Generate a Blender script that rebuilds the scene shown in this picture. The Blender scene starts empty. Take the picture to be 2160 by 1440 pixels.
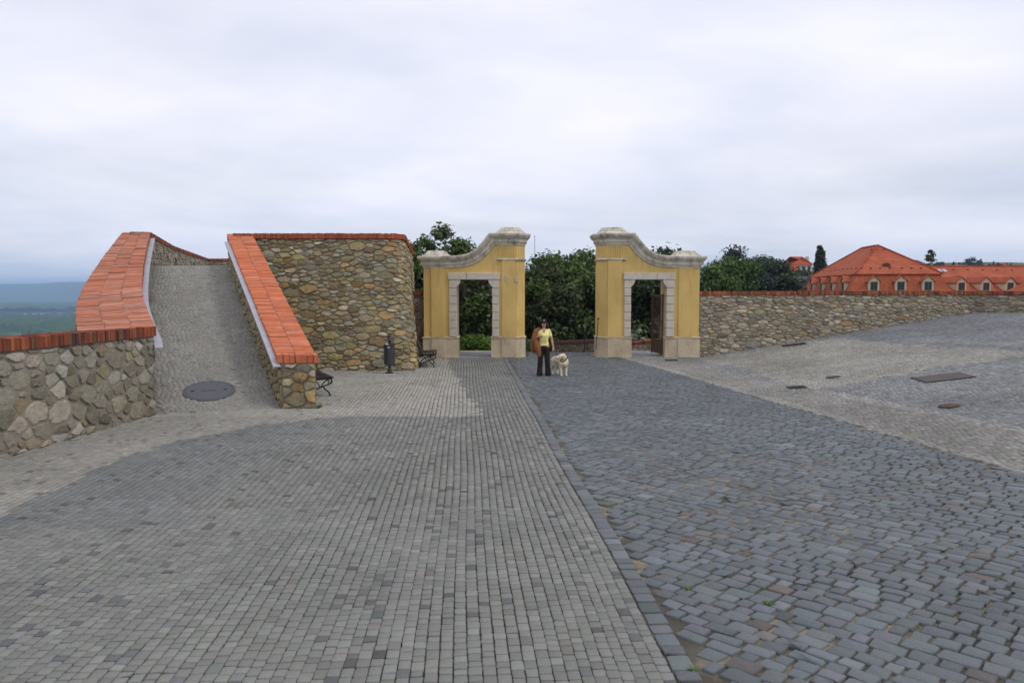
import bpy, bmesh, math, random
import numpy as np
from mathutils import Vector, Matrix
R = math.radians
random.seed(7)
SC = bpy.context.scene
COL = SC.collection

# ------------------------------------------------------------------ camera
PITCH = math.atan(105.0/1620.0); CAMZ = 2.5; FPX = 1620.0
cd = bpy.data.cameras.new('camera'); cd.lens = 27.0; cd.sensor_width = 36.0; cd.sensor_fit = 'HORIZONTAL'
cd.clip_start = 0.1; cd.clip_end = 60000
cam = bpy.data.objects.new('camera', cd); COL.objects.link(cam)
cam.location = (0, 0, CAMZ); cam.rotation_euler = (R(90)-PITCH, 0, 0); SC.camera = cam

# ------------------------------------------------------------------ sky, sun, exposure
SUN_AZ, SUN_EL = R(112), R(50)            # azimuth from +Y towards +X
w = bpy.data.worlds.new('World'); SC.world = w; w.use_nodes = True
nt = w.node_tree; N = nt.nodes; L = nt.links; N.clear()
def nd(t, **k):
    n = N.new(t)
    for a, b in k.items(): setattr(n, a, b)
    return n
wo = nd('ShaderNodeOutputWorld'); bg = nd('ShaderNodeBackground'); bg.inputs[1].default_value = 1.0
sky = nd('ShaderNodeTexSky', sky_type='NISHITA', sun_disc=False, sun_elevation=SUN_EL, sun_rotation=SUN_AZ)
sky.air_density = 1.0; sky.dust_density = 2.0
sk = nd('ShaderNodeVectorMath', operation='SCALE'); sk.inputs['Scale'].default_value = 0.11
L.new(sky.outputs[0], sk.inputs[0])
tc = nd('ShaderNodeTexCoord'); sep = nd('ShaderNodeSeparateXYZ'); L.new(tc.outputs['Generated'], sep.inputs[0])
den = nd('ShaderNodeMath', operation='MAXIMUM'); L.new(sep.outputs[2], den.inputs[0]); den.inputs[1].default_value = 0.0
den2 = nd('ShaderNodeMath', operation='ADD'); L.new(den.outputs[0], den2.inputs[0]); den2.inputs[1].default_value = 0.10
dx = nd('ShaderNodeMath', operation='DIVIDE'); L.new(sep.outputs[0], dx.inputs[0]); L.new(den2.outputs[0], dx.inputs[1])
dy = nd('ShaderNodeMath', operation='DIVIDE'); L.new(sep.outputs[1], dy.inputs[0]); L.new(den2.outputs[0], dy.inputs[1])
cmb = nd('ShaderNodeCombineXYZ'); L.new(dx.outputs[0], cmb.inputs[0]); L.new(dy.outputs[0], cmb.inputs[1])
n1 = nd('ShaderNodeTexNoise'); n1.inputs['Scale'].default_value = 0.42; n1.inputs['Detail'].default_value = 5; n1.inputs['Roughness'].default_value = 0.5
n1.inputs['Distortion'].default_value = 0.35
L.new(cmb.outputs[0], n1.inputs['Vector'])
r1 = nd('ShaderNodeValToRGB'); r1.color_ramp.elements[0].position = 0.30; r1.color_ramp.elements[0].color = (.62, .62, .62, 1)
r1.color_ramp.elements[1].position = 0.56; r1.color_ramp.elements[1].color = (1, 1, 1, 1)
L.new(n1.outputs['Fac'], r1.inputs[0])
n2 = nd('ShaderNodeTexNoise'); n2.inputs['Scale'].default_value = 0.9; n2.inputs['Detail'].default_value = 6; L.new(cmb.outputs[0], n2.inputs['Vector'])
r2 = nd('ShaderNodeValToRGB'); r2.color_ramp.elements[0].position = 0.30; r2.color_ramp.elements[0].color = (.90, .93, 1.08, 1)
r2.color_ramp.elements[1].position = 0.62; r2.color_ramp.elements[1].color = (1.06, 1.04, 1.13, 1)
L.new(n2.outputs['Fac'], r2.inputs[0])
mx = nd('ShaderNodeMix', data_type='RGBA'); L.new(r1.outputs[0], mx.inputs[0]); L.new(sk.outputs[0], mx.inputs[6]); L.new(r2.outputs[0], mx.inputs[7])
L.new(mx.outputs[2], bg.inputs[0]); L.new(bg.outputs[0], wo.inputs[0])
sl = bpy.data.lights.new('sun', 'SUN'); sl.energy = 0.9; sl.angle = R(12); sl.color = (1, .95, .88)
so = bpy.data.objects.new('sun', sl); COL.objects.link(so)
sdir = Vector((math.sin(SUN_AZ)*math.cos(SUN_EL), math.cos(SUN_AZ)*math.cos(SUN_EL), math.sin(SUN_EL)))
so.rotation_euler = sdir.to_track_quat('Z', 'Y').to_euler(); so.location = (0, 0, 60)
vs = SC.view_settings; vs.view_transform = 'Standard'; vs.look = 'None'; vs.exposure = 0.0; vs.gamma = 1.0; vs.use_curve_mapping = False
SC.cycles.use_denoising = True; SC.cycles.max_bounces = 6; SC.cycles.diffuse_bounces = 3; SC.cycles.glossy_bounces = 2
SC.cycles.transparent_max_bounces = 8; SC.cycles.volume_bounces = 1; SC.cycles.use_adaptive_sampling = True

# ------------------------------------------------------------------ projection helpers (layout only)
CF = np.array([0, math.cos(PITCH), -math.sin(PITCH)]); CU = np.array([0, math.sin(PITCH), math.cos(PITCH)]); CR = np.array([1., 0, 0])
def ray(u, v): return CF*FPX + CR*(u-1080) + CU*(720-v)
def G(u, v, z=0.0):
    d = ray(u, v); t = (z-CAMZ)/d[2]; return np.array([d[0]*t, d[1]*t, z])
def P(u, v, Y):
    d = ray(u, v); t = Y/d[1]; return np.array([d[0]*t, Y, CAMZ+d[2]*t])
def softplus(t, k): return np.logaddexp(0, np.asarray(t)/k)*k
def H(x, y):
    x = np.asarray(x, float); y = np.asarray(y, float)
    r = np.minimum(0.137*softplus(x-7.25, .25), 1.62)
    return r - np.where(x < 7.4, 0.22*softplus(y-31.9, .08), 0)
def GH(u, v):
    z = 0.0
    for _ in range(80):
        p = G(u, v, z) if z < CAMZ-.05 else G(u, v, CAMZ-.05)
        z += .35*(float(H(p[0], min(p[1], 31.5)))-z)
    p[2] = z; return p

# ------------------------------------------------------------------ mesh / object helpers
def link(name, me, parent=None, mat=None):
    o = bpy.data.objects.new(name, me); COL.objects.link(o)
    if me is not None and mat is not None and not me.materials: me.materials.append(mat)
    if parent is not None:
        l = world_loc(parent)
        if me is not None and l.length > 0: me.transform(Matrix.Translation(-l))
        o.parent = parent
    return o
def world_loc(o):
    l = Vector((0, 0, 0))
    while o is not None: l = l + o.location; o = o.parent
    return l
def tag(o, label=None, cat=None, group=None, kind=None):
    if label: o['label'] = label
    if cat: o['category'] = cat
    if group: o['group'] = group
    if kind: o['kind'] = kind
    return o
def thing(name, label, cat, loc=(0, 0, 0), group=None, kind=None):
    o = bpy.data.objects.new(name, None); COL.objects.link(o); o.location = loc; o.empty_display_size = .2
    return tag(o, label, cat, group, kind)
def copy_tree(o, parent=None):
    c = o.copy(); COL.objects.link(c); c.parent = parent
    for ch in list(o.children): copy_tree(ch, c)
    return c
def mesh_quads(name, V, Q, tint=None, smooth=False):
    me = bpy.data.meshes.new(name); V = np.ascontiguousarray(V, dtype=np.float32).reshape(-1, 3); Q = np.ascontiguousarray(Q, dtype=np.int32)
    k = Q.shape[1]; m = len(Q)
    me.vertices.add(len(V)); me.vertices.foreach_set('co', V.ravel())
    me.loops.add(m*k); me.loops.foreach_set('vertex_index', Q.ravel())
    me.polygons.add(m); me.polygons.foreach_set('loop_start', np.arange(0, m*k, k, dtype=np.int32))
    if smooth: me.polygons.foreach_set('use_smooth', np.ones(m, dtype=bool))
    me.update(calc_edges=True)
    if tint is not None: set_tint(me, tint)
    return me
def set_tint(me, T):
    n = len(me.vertices); T = np.asarray(T, dtype=np.float32)
    if T.ndim == 1: T = np.tile(T[:3], (n, 1))
    a = me.attributes.new('tint', 'FLOAT_COLOR', 'POINT')
    a.data.foreach_set('color', np.hstack([T[:, :3], np.ones((n, 1), np.float32)]).astype(np.float32).ravel())
class MB:
    def __init__(s): s.v = []; s.f = []
    def add(s, V, F):
        b = len(s.v); s.v += [tuple(map(float, p)) for p in V]; s.f += [tuple(b+i for i in f) for f in F]; return s
    def box(s, lo, hi):
        (a, b, c), (d, e, f) = lo, hi
        return s.add([(a, b, c), (d, b, c), (d, e, c), (a, e, c), (a, b, f), (d, b, f), (d, e, f), (a, e, f)],
                     [(0, 3, 2, 1), (4, 5, 6, 7), (0, 1, 5, 4), (1, 2, 6, 5), (2, 3, 7, 6), (3, 0, 4, 7)])
    def hexa(s, bot, top):
        return s.add(list(bot)+list(top), [(0, 3, 2, 1), (4, 5, 6, 7), (0, 1, 5, 4), (1, 2, 6, 5), (2, 3, 7, 6), (3, 0, 4, 7)])
    def loft(s, rings, caps=True):
        n = len(rings[0]); V = [p for r in rings for p in r]; F = []
        for i in range(len(rings)-1):
            for j in range(n):
                k = (j+1) % n; F.append((i*n+j, i*n+k, (i+1)*n+k, (i+1)*n+j))
        if caps: F.append(tuple(reversed(range(n)))); F.append(tuple((len(rings)-1)*n+j for j in range(n)))
        return s.add(V, F)
    def tube(s, path, rad, n=8, caps=True):
        P_ = [Vector(p) for p in path]; rs = rad if isinstance(rad, (list, tuple)) else [rad]*len(P_)
        rings = []; up = None
        for i, p in enumerate(P_):
            t = (P_[min(i+1, len(P_)-1)]-P_[max(i-1, 0)]).normalized()
            if up is None: up = Vector((0, 0, 1)) if abs(t.z) < .9 else Vector((1, 0, 0))
            a = t.cross(up).normalized(); b = a.cross(t).normalized(); up = b
            rings.append([p+(a*math.cos(2*math.pi*j/n)+b*math.sin(2*math.pi*j/n))*rs[i] for j in range(n)])
        return s.loft(rings, caps)
    def lathe(s, prof, c=(0, 0), n=20):
        return s.loft([[(c[0]+r*math.cos(2*math.pi*j/n), c[1]+r*math.sin(2*math.pi*j/n), z) for j in range(n)] for r, z in prof])
    def ell(s, secs, n=14):            # (cx,cy,cz,rx,ry) horizontal ellipse sections
        return s.loft([[(cx+rx*math.cos(2*math.pi*j/n), cy+ry*math.sin(2*math.pi*j/n), cz) for j in range(n)] for cx, cy, cz, rx, ry in secs])
    def stack(s, plan, levels):
        return s.loft([[(x, y, z) for x, y in offset_poly(plan, o)] for o, z in levels])
    def ball(s, c, r, n=10, sc=(1, 1, 1)):
        rings = []
        for i in range(1, n):
            t = math.pi*i/n
            rings.append([(c[0]+sc[0]*r*math.sin(t)*math.cos(2*math.pi*j/n), c[1]+sc[1]*r*math.sin(t)*math.sin(2*math.pi*j/n), c[2]-sc[2]*r*math.cos(t)) for j in range(n)])
        return s.loft(rings)
    def mesh(s, name, bevel=0, smooth=False, tint=None, fix=True):
        me = bpy.data.meshes.new(name); me.from_pydata(s.v, [], s.f); me.update()
        if fix or bevel:
            bm = bmesh.new(); bm.from_mesh(me)
            if fix: bmesh.ops.recalc_face_normals(bm, faces=bm.faces)
            if bevel:
                es = [e for e in bm.edges if len(e.link_faces) == 2 and e.calc_face_angle(0) > .5]
                bmesh.ops.bevel(bm, geom=es, offset=bevel, segments=1, affect='EDGES', clamp_overlap=True)
            bm.to_mesh(me); bm.free()
        if smooth: me.polygons.foreach_set('use_smooth', np.ones(len(me.polygons), dtype=bool)); me.update()
        if tint is not None: set_tint(me, tint)
        return me
    def build(s, name, mat, parent=None, bevel=0, smooth=False, tint=None, fix=True):
        return link(name, s.mesh(name, bevel, smooth, tint, fix), parent, mat)
def offset_poly(poly, o):
    n = len(poly); area = sum(poly[i][0]*poly[(i+1) % n][1]-poly[(i+1) % n][0]*poly[i][1] for i in range(n)); sg = 1 if area > 0 else -1
    out = []
    for i in range(n):
        p0, p1, p2 = Vector(poly[i-1]), Vector(poly[i]), Vector(poly[(i+1) % n])
        d1 = (p1-p0).normalized(); d2 = (p2-p1).normalized()
        a = Vector((d1.y, -d1.x))*sg; b = Vector((d2.y, -d2.x))*sg; m = (a+b); m = m/max(.3, m.length_squared)*2
        out.append((p1.x+m.x*o, p1.y+m.y*o))
    return out

# ------------------------------------------------------------------ materials
def mat_new(name):
    m = bpy.data.materials.new(name); m.use_nodes = True; nt = m.node_tree
    return m, nt.nodes, nt.links, nt.nodes['Principled BSDF']
def pm(name, base=(.5, .5, .5), tint=False, var=.25, scale=3.0, fine=.15, fscale=40., bump=.3, bscale=30., bdist=.01, rough=.85, metal=0., stain=None, sscale=1.0, sthr=(.5, .7), spec=.15, streak=1.0):
    m, N, L, B = mat_new(name)
    geo = N.new('ShaderNodeNewGeometry'); pos = geo.outputs['Position']
    if tint:
        at = N.new('ShaderNodeAttribute'); at.attribute_name = 'tint'; col = at.outputs['Color']
    else:
        rg = N.new('ShaderNodeRGB'); rg.outputs[0].default_value = (*base, 1); col = rg.outputs[0]
    def noise(sc, det=4, rg=.55):
        n = N.new('ShaderNodeTexNoise'); n.inputs['Scale'].default_value = sc; n.inputs['Detail'].default_value = det; n.inputs['Roughness'].default_value = rg
        L.new(pos, n.inputs['Vector']); return n.outputs['Fac']
    def mul(c, fac, amp):
        mr = N.new('ShaderNodeMapRange'); mr.inputs['From Min'].default_value = .25; mr.inputs['From Max'].default_value = .75
        mr.inputs['To Min'].default_value = 1-amp; mr.inputs['To Max'].default_value = 1+amp; L.new(fac, mr.inputs['Value'])
        v = N.new('ShaderNodeVectorMath'); v.operation = 'SCALE'; L.new(c, v.inputs[0]); L.new(mr.outputs[0], v.inputs['Scale']); return v.outputs[0]
    if var: col = mul(col, noise(scale), var)
    if fine: col = mul(col, noise(fscale, 3, .7), fine)
    if stain:
        r = N.new('ShaderNodeMapRange'); r.inputs['From Min'].default_value = sthr[0]; r.inputs['From Max'].default_value = sthr[1]; nn = noise(sscale, 6, .65)
        if streak != 1.0:
            mp = N.new('ShaderNodeMapping'); mp.inputs['Scale'].default_value = (1, 1, streak); L.new(pos, mp.inputs['Vector']); L.new(mp.outputs[0], nn.node.inputs['Vector'])
        L.new(nn, r.inputs['Value'])
        mxx = N.new('ShaderNodeMix'); mxx.data_type = 'RGBA'; L.new(r.outputs[0], mxx.inputs[0]); L.new(col, mxx.inputs[6]); mxx.inputs[7].default_value = (*stain, 1); col = mxx.outputs[2]
    L.new(col, B.inputs['Base Color'])
    if bump:
        bp = N.new('ShaderNodeBump'); bp.inputs['Strength'].default_value = bump; bp.inputs['Distance'].default_value = bdist; L.new(noise(bscale, 5, .6), bp.inputs['Height']); L.new(bp.outputs[0], B.inputs['Normal'])
    B.inputs['Roughness'].default_value = rough; B.inputs['Metallic'].default_value = metal; B.inputs['Specular IOR Level'].default_value = spec
    return m
def leaf_mat(name, tr=.25):
    m, N, L, B = mat_new(name); out = N['Material Output']; N.remove(B)
    at = N.new('ShaderNodeAttribute'); at.attribute_name = 'tint'
    d = N.new('ShaderNodeBsdfDiffuse'); t = N.new('ShaderNodeBsdfTranslucent'); g = N.new('ShaderNodeBsdfGlossy'); g.inputs['Roughness'].default_value = .45; g.inputs['Color'].default_value = (.5, .5, .5, 1)
    mx = N.new('ShaderNodeMixShader'); mx.inputs[0].default_value = tr; m2 = N.new('ShaderNodeMixShader'); m2.inputs[0].default_value = .05
    L.new(at.outputs['Color'], d.inputs['Color']); L.new(at.outputs['Color'], t.inputs['Color'])
    L.new(d.outputs[0], mx.inputs[1]); L.new(t.outputs[0], mx.inputs[2]); L.new(mx.outputs[0], m2.inputs[1]); L.new(g.outputs[0], m2.inputs[2]); L.new(m2.outputs[0], out.inputs['Surface'])
    return m
def roof_mat(name, base, row=.3):
    m, N, L, B = mat_new(name)
    geo = N.new('ShaderNodeNewGeometry'); sp = N.new('ShaderNodeSeparateXYZ'); L.new(geo.outputs['Position'], sp.inputs[0])
    ad = N.new('ShaderNodeMath'); ad.operation = 'ADD'; L.new(sp.outputs[0], ad.inputs[0]); L.new(sp.outputs[1], ad.inputs[1])
    cb = N.new('ShaderNodeCombineXYZ'); L.new(ad.outputs[0], cb.inputs[0]); L.new(sp.outputs[2], cb.inputs[1])
    br = N.new('ShaderNodeTexBrick'); br.inputs['Scale'].default_value = 1.0; br.inputs['Brick Width'].default_value = .26; br.inputs['Row Height'].default_value = row*.62
    br.inputs['Mortar Size'].default_value = .012; b = base
    br.inputs['Color1'].default_value = (*b, 1); br.inputs['Color2'].default_value = (b[0]*.8, b[1]*.75, b[2]*.75, 1); br.inputs['Mortar'].default_value = (b[0]*.45, b[1]*.4, b[2]*.4, 1)
    L.new(cb.outputs[0], br.inputs['Vector'])
    n = N.new('ShaderNodeTexNoise'); n.inputs['Scale'].default_value = .7; n.inputs['Detail'].default_value = 6; L.new(geo.outputs['Position'], n.inputs['Vector'])
    mr = N.new('ShaderNodeMapRange'); mr.inputs['To Min'].default_value = .6; mr.inputs['To Max'].default_value = 1.35; L.new(n.outputs['Fac'], mr.inputs['Value'])
    v = N.new('ShaderNodeVectorMath'); v.operation = 'SCALE'; L.new(br.outputs['Color'], v.inputs[0]); L.new(mr.outputs[0], v.inputs['Scale']); L.new(v.outputs[0], B.inputs['Base Color'])
    bp = N.new('ShaderNodeBump'); bp.inputs['Strength'].default_value = .6; bp.inputs['Distance'].default_value = .03; bp.invert = True; L.new(br.outputs['Fac'], bp.inputs['Height']); L.new(bp.outputs[0], B.inputs['Normal'])
    B.inputs['Roughness'].default_value = .85; B.inputs['Specular IOR Level'].default_value = .1; return m
M = {}
M['sett'] = pm('small sett granite', tint=True, var=.15, scale=.7, fine=.18, fscale=90, bump=.35, bscale=70, bdist=.006, rough=.8)
M['bigsett'] = pm('large sett basalt', tint=True, var=.14, scale=.6, fine=.2, fscale=60, bump=.45, bscale=35, bdist=.01, rough=.7, spec=.3)
M['bed'] = pm('sandy joint filling', (.095, .086, .068), var=.35, scale=2.5, fine=.3, fscale=120, bump=.5, bscale=150, bdist=.01, stain=(.25, .215, .15), sscale=1.3, sthr=(.47, .60), rough=.95)
M['rampbed'] = pm('ramp joint mortar', (.225, .215, .185), var=.2, scale=2, fine=.2, fscale=90, bump=.3, rough=.95)
M['stone'] = pm('rubble stone', tint=True, var=.22, scale=7, fine=.25, fscale=45, bump=.8, bscale=18, bdist=.03, rough=.92)
M['mortar'] = pm('lime mortar', (.25, .22, .165), var=.3, scale=2.2, fine=.2, fscale=60, bump=.6, bscale=45, bdist=.015, rough=.95)
M['mortar_grey'] = pm('grey mortar', (.25, .225, .182), var=.25, scale=2.2, fine=.2, fscale=60, bump=.6, bscale=45, bdist=.015, rough=.95)
M['brick'] = pm('coping brick', tint=True, var=.16, scale=5, fine=.2, fscale=70, stain=(.26, .185, .135), sscale=3.0, sthr=(.60, .80), bump=.4, bscale=60, bdist=.006, rough=.88)
M['bmortar'] = pm('coping mortar', (.27, .175, .12), var=.3, scale=5, fine=.2, rough=.95)
M['yellow'] = pm('ochre stucco', (.66, .465, .165), var=.13, scale=.9, fine=.05, fscale=25, bump=.2, bscale=40, bdist=.008, stain=(.44, .30, .12), sscale=4.5, streak=.16, sthr=(.52, .82), rough=.93)
M['plinth'] = pm('plinth sandstone', (.54, .445, .31), var=.2, scale=1.5, fine=.12, fscale=30, bump=.3, bscale=40, bdist=.008, stain=(.38, .28, .18), sscale=4.0, streak=.35, sthr=(.52, .74), rough=.92)
M['jamb'] = pm('pale limestone', (.58, .53, .44), var=.14, scale=2.5, fine=.1, fscale=35, bump=.3, bscale=40, bdist=.008, stain=(.44, .37, .29), sscale=3.0, sthr=(.55, .75), rough=.9)
M['cornice'] = pm('weathered cornice stone', (.58, .535, .44), var=.2, scale=3.0, fine=.2, fscale=30, bump=.5, bscale=22, bdist=.02, stain=(.21, .19, .15), sscale=5.0, streak=.5, sthr=(.46, .72), rough=.95)
M['iron'] = pm('black painted iron', (.018, .018, .022), var=.2, scale=8, fine=.1, bump=.2, bscale=90, bdist=.003, rough=.5, spec=.5)
M['wood'] = pm('dark stained slat', (.030, .022, .020), var=.3, scale=9, fine=.2, bump=.3, bscale=60, bdist=.004, rough=.55)
M['bin'] = pm('charcoal sheet steel', (.036, .037, .045), var=.12, scale=6, fine=.08, bump=.1, bscale=60, bdist=.003, rough=.45, spec=.5)
M['rust'] = pm('rusted iron', (.10, .06, .042), var=.3, scale=10, fine=.2, bump=.3, bscale=70, bdist=.004, rough=.8)
M['zinc'] = pm('weathered zinc sheet', (.40, .40, .44), var=.12, scale=4, fine=.06, bump=.05, bscale=30, bdist=.004, rough=.5, metal=.25, spec=.5)
M['castiron'] = pm('cast iron cover', (.085, .085, .10), var=.15, scale=12, fine=.15, bump=.4, bscale=80, bdist=.005, rough=.6, spec=.5)
M['coverplate'] = pm('dull brown steel plate', (.095, .078, .070), var=.2, scale=5, fine=.2, bump=.3, rough=.7)
M['grate'] = pm('drain grate iron', (.045, .042, .042), var=.2, scale=12, fine=.15, bump=.3, bscale=80, bdist=.005, rough=.65)
M['dark'] = pm('painted opening shade', (.012, .012, .014), var=.1, fine=0, bump=0, rough=.9)  # near-black stands for the shade inside slits and holes that are not cut
M['roof'] = roof_mat('red clay roof tile', (.47, .13, .064)); M['roof2'] = roof_mat('brownish red roof tile', (.42, .095, .045)); M['roofdark'] = roof_mat('dark slate roof', (.10, .10, .11))
M['cream'] = pm('cream render', (.60, .53, .38), var=.12, scale=1.5, fine=.05, bump=.1, rough=.9)
M['white'] = pm('white render', (.62, .61, .60), var=.1, scale=.5, fine=.05, bump=.1, rough=.9)
M['glass'] = pm('window glass', (.035, .045, .055), var=0, fine=0, bump=0, rough=.08, spec=.6)
M['frame'] = pm('window frame paint', (.16, .13, .10), var=.1, fine=0, bump=0, rough=.6)
M['skylight'] = pm('skylight glass', (.5, .55, .62), var=0, fine=0, bump=0, rough=.1, metal=.7, spec=.8)
M['leaf'] = leaf_mat('tree leaf'); M['bark'] = pm('tree bark', (.06, .048, .036), var=.3, scale=6, bump=.8, bscale=14, bdist=.03, rough=.95)
M['grass'] = pm('rough grass', (.065, .095, .03), var=.35, scale=.15, fine=.3, fscale=2, bump=.5, bscale=2, bdist=.3, stain=(.13, .12, .06), sscale=.03, sthr=(.5, .65), rough=1)
M['forest'] = pm('woodland canopy', (.040, .075, .020), var=.45, scale=.02, fine=.35, fscale=.2, bump=0, rough=1)
M['water'] = pm('river water', (.05, .07, .08), var=0, fine=0, bump=.1, bscale=.05, bdist=.5, rough=.12, spec=.5)
M['skin'] = pm('skin', (.50, .28, .19), var=.06, scale=12, fine=0, bump=0, rough=.6)
M['tshirt'] = pm('yellow cotton', (.90, .82, .34), var=.08, scale=9, fine=.05, bump=.3, bscale=22, bdist=.02, rough=.9)
M['print'] = pm('shirt print', (.62, .50, .09), var=.1, fine=0, bump=0, rough=.9)
M['trousers'] = pm('dark brown cotton', (.030, .020, .018), var=.15, scale=9, fine=.05, bump=.4, bscale=18, bdist=.02, rough=.9)
M['jacket'] = pm('tan brown jacket', (.24, .105, .042), var=.2, scale=6, fine=.1, bump=.5, bscale=14, bdist=.03, rough=.85)
M['hair'] = pm('dark brown hair', (.020, .011, .008), var=.3, scale=40, fine=.3, bump=.5, bscale=60, bdist=.01, rough=.6)
M['hat'] = pm('black cap cloth', (.012, .012, .014), var=.2, scale=30, fine=.1, bump=.2, rough=.8)
M['shoe'] = pm('black shoe leather', (.014, .012, .011), var=.1, fine=0, bump=0, rough=.5)
M['fur'] = pm('cream fur', (.58, .46, .27), tint=True, var=.14, scale=10, fine=.2, fscale=90, bump=.7, bscale=70, bdist=.012, rough=.9)
M['nose'] = pm('dark nose', (.02, .016, .015), var=0, fine=0, bump=0, rough=.4)
M['tongue'] = pm('tongue', (.30, .06, .06), var=0, fine=0, bump=0, rough=.4)
M['paper'] = pm('crumpled white paper', (.75, .75, .75), var=.1, fine=0, bump=.3, rough=.9)
M['hill'] = pm('wooded hillside', (.035, .060, .03), var=.4, scale=.003, fine=.3, fscale=.03, bump=0, rough=1)

# ------------------------------------------------------------------ terrain, far landscape
def sst(a, b, x): t = np.clip((np.asarray(x, float)-a)/(b-a), 0, 1); return t*t*(3-2*t)
def vnoise(x, y, s, seed=0):
    x = np.asarray(x, float)/s; y = np.asarray(y, float)/s; xi = np.floor(x).astype(np.int64); yi = np.floor(y).astype(np.int64); fx = x-xi; fy = y-yi
    fx = fx*fx*(3-2*fx); fy = fy*fy*(3-2*fy)
    def h(a, b): q = np.sin(a*127.1+b*311.7+seed*74.7)*43758.5453; return q-np.floor(q)
    return (h(xi, yi)*(1-fx)+h(xi+1, yi)*fx)*(1-fy)+(h(xi, yi+1)*(1-fx)+h(xi+1, yi+1)*fx)*fy
def terr(x, y):
    r = np.hypot(x, y); th = np.degrees(np.arctan2(x, y)); beh = np.abs(th) > 90
    wl = 1-sst(-21, -12, th); wr = sst(6, 24, th)
    zc = -2.6-22*sst(60, 400, r); zl = -1.5-78.5*sst(26, 230, r); zr = -3-6*sst(60, 160, r)+36*sst(230, 900, r)+6*vnoise(x, y, 120, 3)*sst(300, 700, r)
    z = zc*(1-wl)*(1-wr)+zl*wl*(1-wr)+zr*wr
    ridge = np.interp(th, [-90, -60, -42, -38, -34, -31, -29, -26, -20, -10, 20], [5, 20, 24, 36, 55, 80, 96, 100, 84, 60, 20])
    rd = ridge+80+14*vnoise(th*60, r*.3, 70, 5)+5*vnoise(th*60, r*.3, 22, 9)
    z = z+rd*sst(6300, 9000, r)*(1-sst(9200, 15000, r)*.5)*(1-wr)
    return z
rr = np.concatenate([[0, 12, 20], np.geomspace(26, 9000, 90), np.linspace(9200, 20000, 12)]); tt = np.radians(np.arange(-180, 180.01, 1.0))
tt = np.unique(np.concatenate([tt, np.radians(np.arange(-44, -18, .2))]))
RR, TT = np.meshgrid(rr, tt, indexing='ij'); X = RR*np.sin(TT); Y = RR*np.cos(TT); Z = terr(X, Y)
Z = np.where(RR < 60, np.minimum(Z, -1.5-1.0*(RR > 33)), Z)
nr, ntt = X.shape; ii, jj = np.meshgrid(np.arange(nr-1), np.arange(ntt-1), indexing='ij'); a = (ii*ntt+jj).ravel()
me = mesh_quads('terrain', np.stack([X, Y, Z], -1).reshape(-1, 3), np.stack([a, a+1, a+ntt+1, a+ntt], 1), smooth=True)
tag(link('terrain', me, None, M['grass']), kind='structure')
me.materials.append(M['hill']); rc = RR[:-1, :-1].ravel(); me.polygons.foreach_set('material_index', (rc > 4300).astype(np.int32))
# woodland on the plain: domed crowns as one mass
def canopy(r0, r1, t0, t1, dr, dt, sp, hgt, seed, keep):
    r = r0*np.exp(np.arange(0, math.log(r1/r0), dr)); t = np.radians(np.arange(t0, t1, dt)); A, B = np.meshgrid(r, t, indexing='ij'); x = A*np.sin(B); y = A*np.cos(B)
    ci = np.floor(x/sp); cj = np.floor(y/sp); best = np.full(x.shape, 0.)
    def hh(a, b, k): q = np.sin(a*127.1+b*311.7+k*74.7+seed)*43758.5453; return q-np.floor(q)
    for da in (-1, 0, 1):
        for db in (-1, 0, 1):
            px = (ci+da+.15+.7*hh(ci+da, cj+db, 1))*sp; py = (cj+db+.15+.7*hh(ci+da, cj+db, 2))*sp; hs = hgt*(.65+.5*hh(ci+da, cj+db, 3))
            d2 = ((x-px)**2+(y-py)**2)/(sp*.85)**2; best = np.maximum(best, hs*np.sqrt(np.clip(1-d2, 0, 1)))
    z = terr(x, y)-1+best*keep(x, y); n, m = x.shape; ii, jj = np.meshgrid(np.arange(n-1), np.arange(m-1), indexing='ij'); a = (ii*m+jj).ravel()
    return mesh_quads('woodland', np.stack([x, y, z], -1).reshape(-1, 3), np.stack([a, a+1, a+m+1, a+m], 1), smooth=True)
tag(link('woodland', canopy(620, 2850, -43, -20, .0045, .11, 17, 19, 1.0, lambda x, y: (vnoise(x, y, 240, 4) > .22)*1.0), None, M['forest']),
    'dense green floodplain woodland on the plain below the castle hill', 'woodland', kind='stuff')
tag(link('woodland', canopy(3650, 5600, -43, -20, .006, .15, 30, 22, 5.0, lambda x, y: (vnoise(x, y*.4, 260, 8) > .38)*1.0), None, M['hill']),
    'bluish woodland belt beyond the pale river strip', 'woodland', kind='stuff')
wv = []; wq = []
for i, t in enumerate(np.arange(-46, -19.9, .5)):
    o = 60*math.sin(t*.9)
    for r in (2930+o, 3640+o*.6): wv.append((r*math.sin(R(t)), r*math.cos(R(t)), -79.2))
    if i: k = len(wv); wq.append((k-4, k-2, k-1, k-3))
tag(link('river', mesh_quads('river', np.array(wv), np.array(wq)), None, M['water']), kind='structure')

# ------------------------------------------------------------------ layout of the square
E0, ES = 1.36, -.06                                     # edging line X = E0 + ES*Y
def xe(y): return E0+ES*y
def xr(y): return 4.3+(27.9-y)*.155                     # right border of the cobbled road
def wallx(y): return -7.72+.1*(y-11.4)                  # face of the near wall
def xpar(y): return -4.22-.494*(y-16.4)                 # outer face of the ramp's right parapet
def inpoly(x, y, poly):
    r = np.zeros(np.shape(x), bool); n = len(poly)
    for i in range(n):
        x1, y1 = poly[i][:2]; x2, y2 = poly[(i+1) % n][:2]
        if y1 == y2: continue
        c = ((y1 > y) != (y2 > y)) & (x < (x2-x1)*(y-y1)/(y2-y1)+x1); r ^= c
    return r
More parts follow.
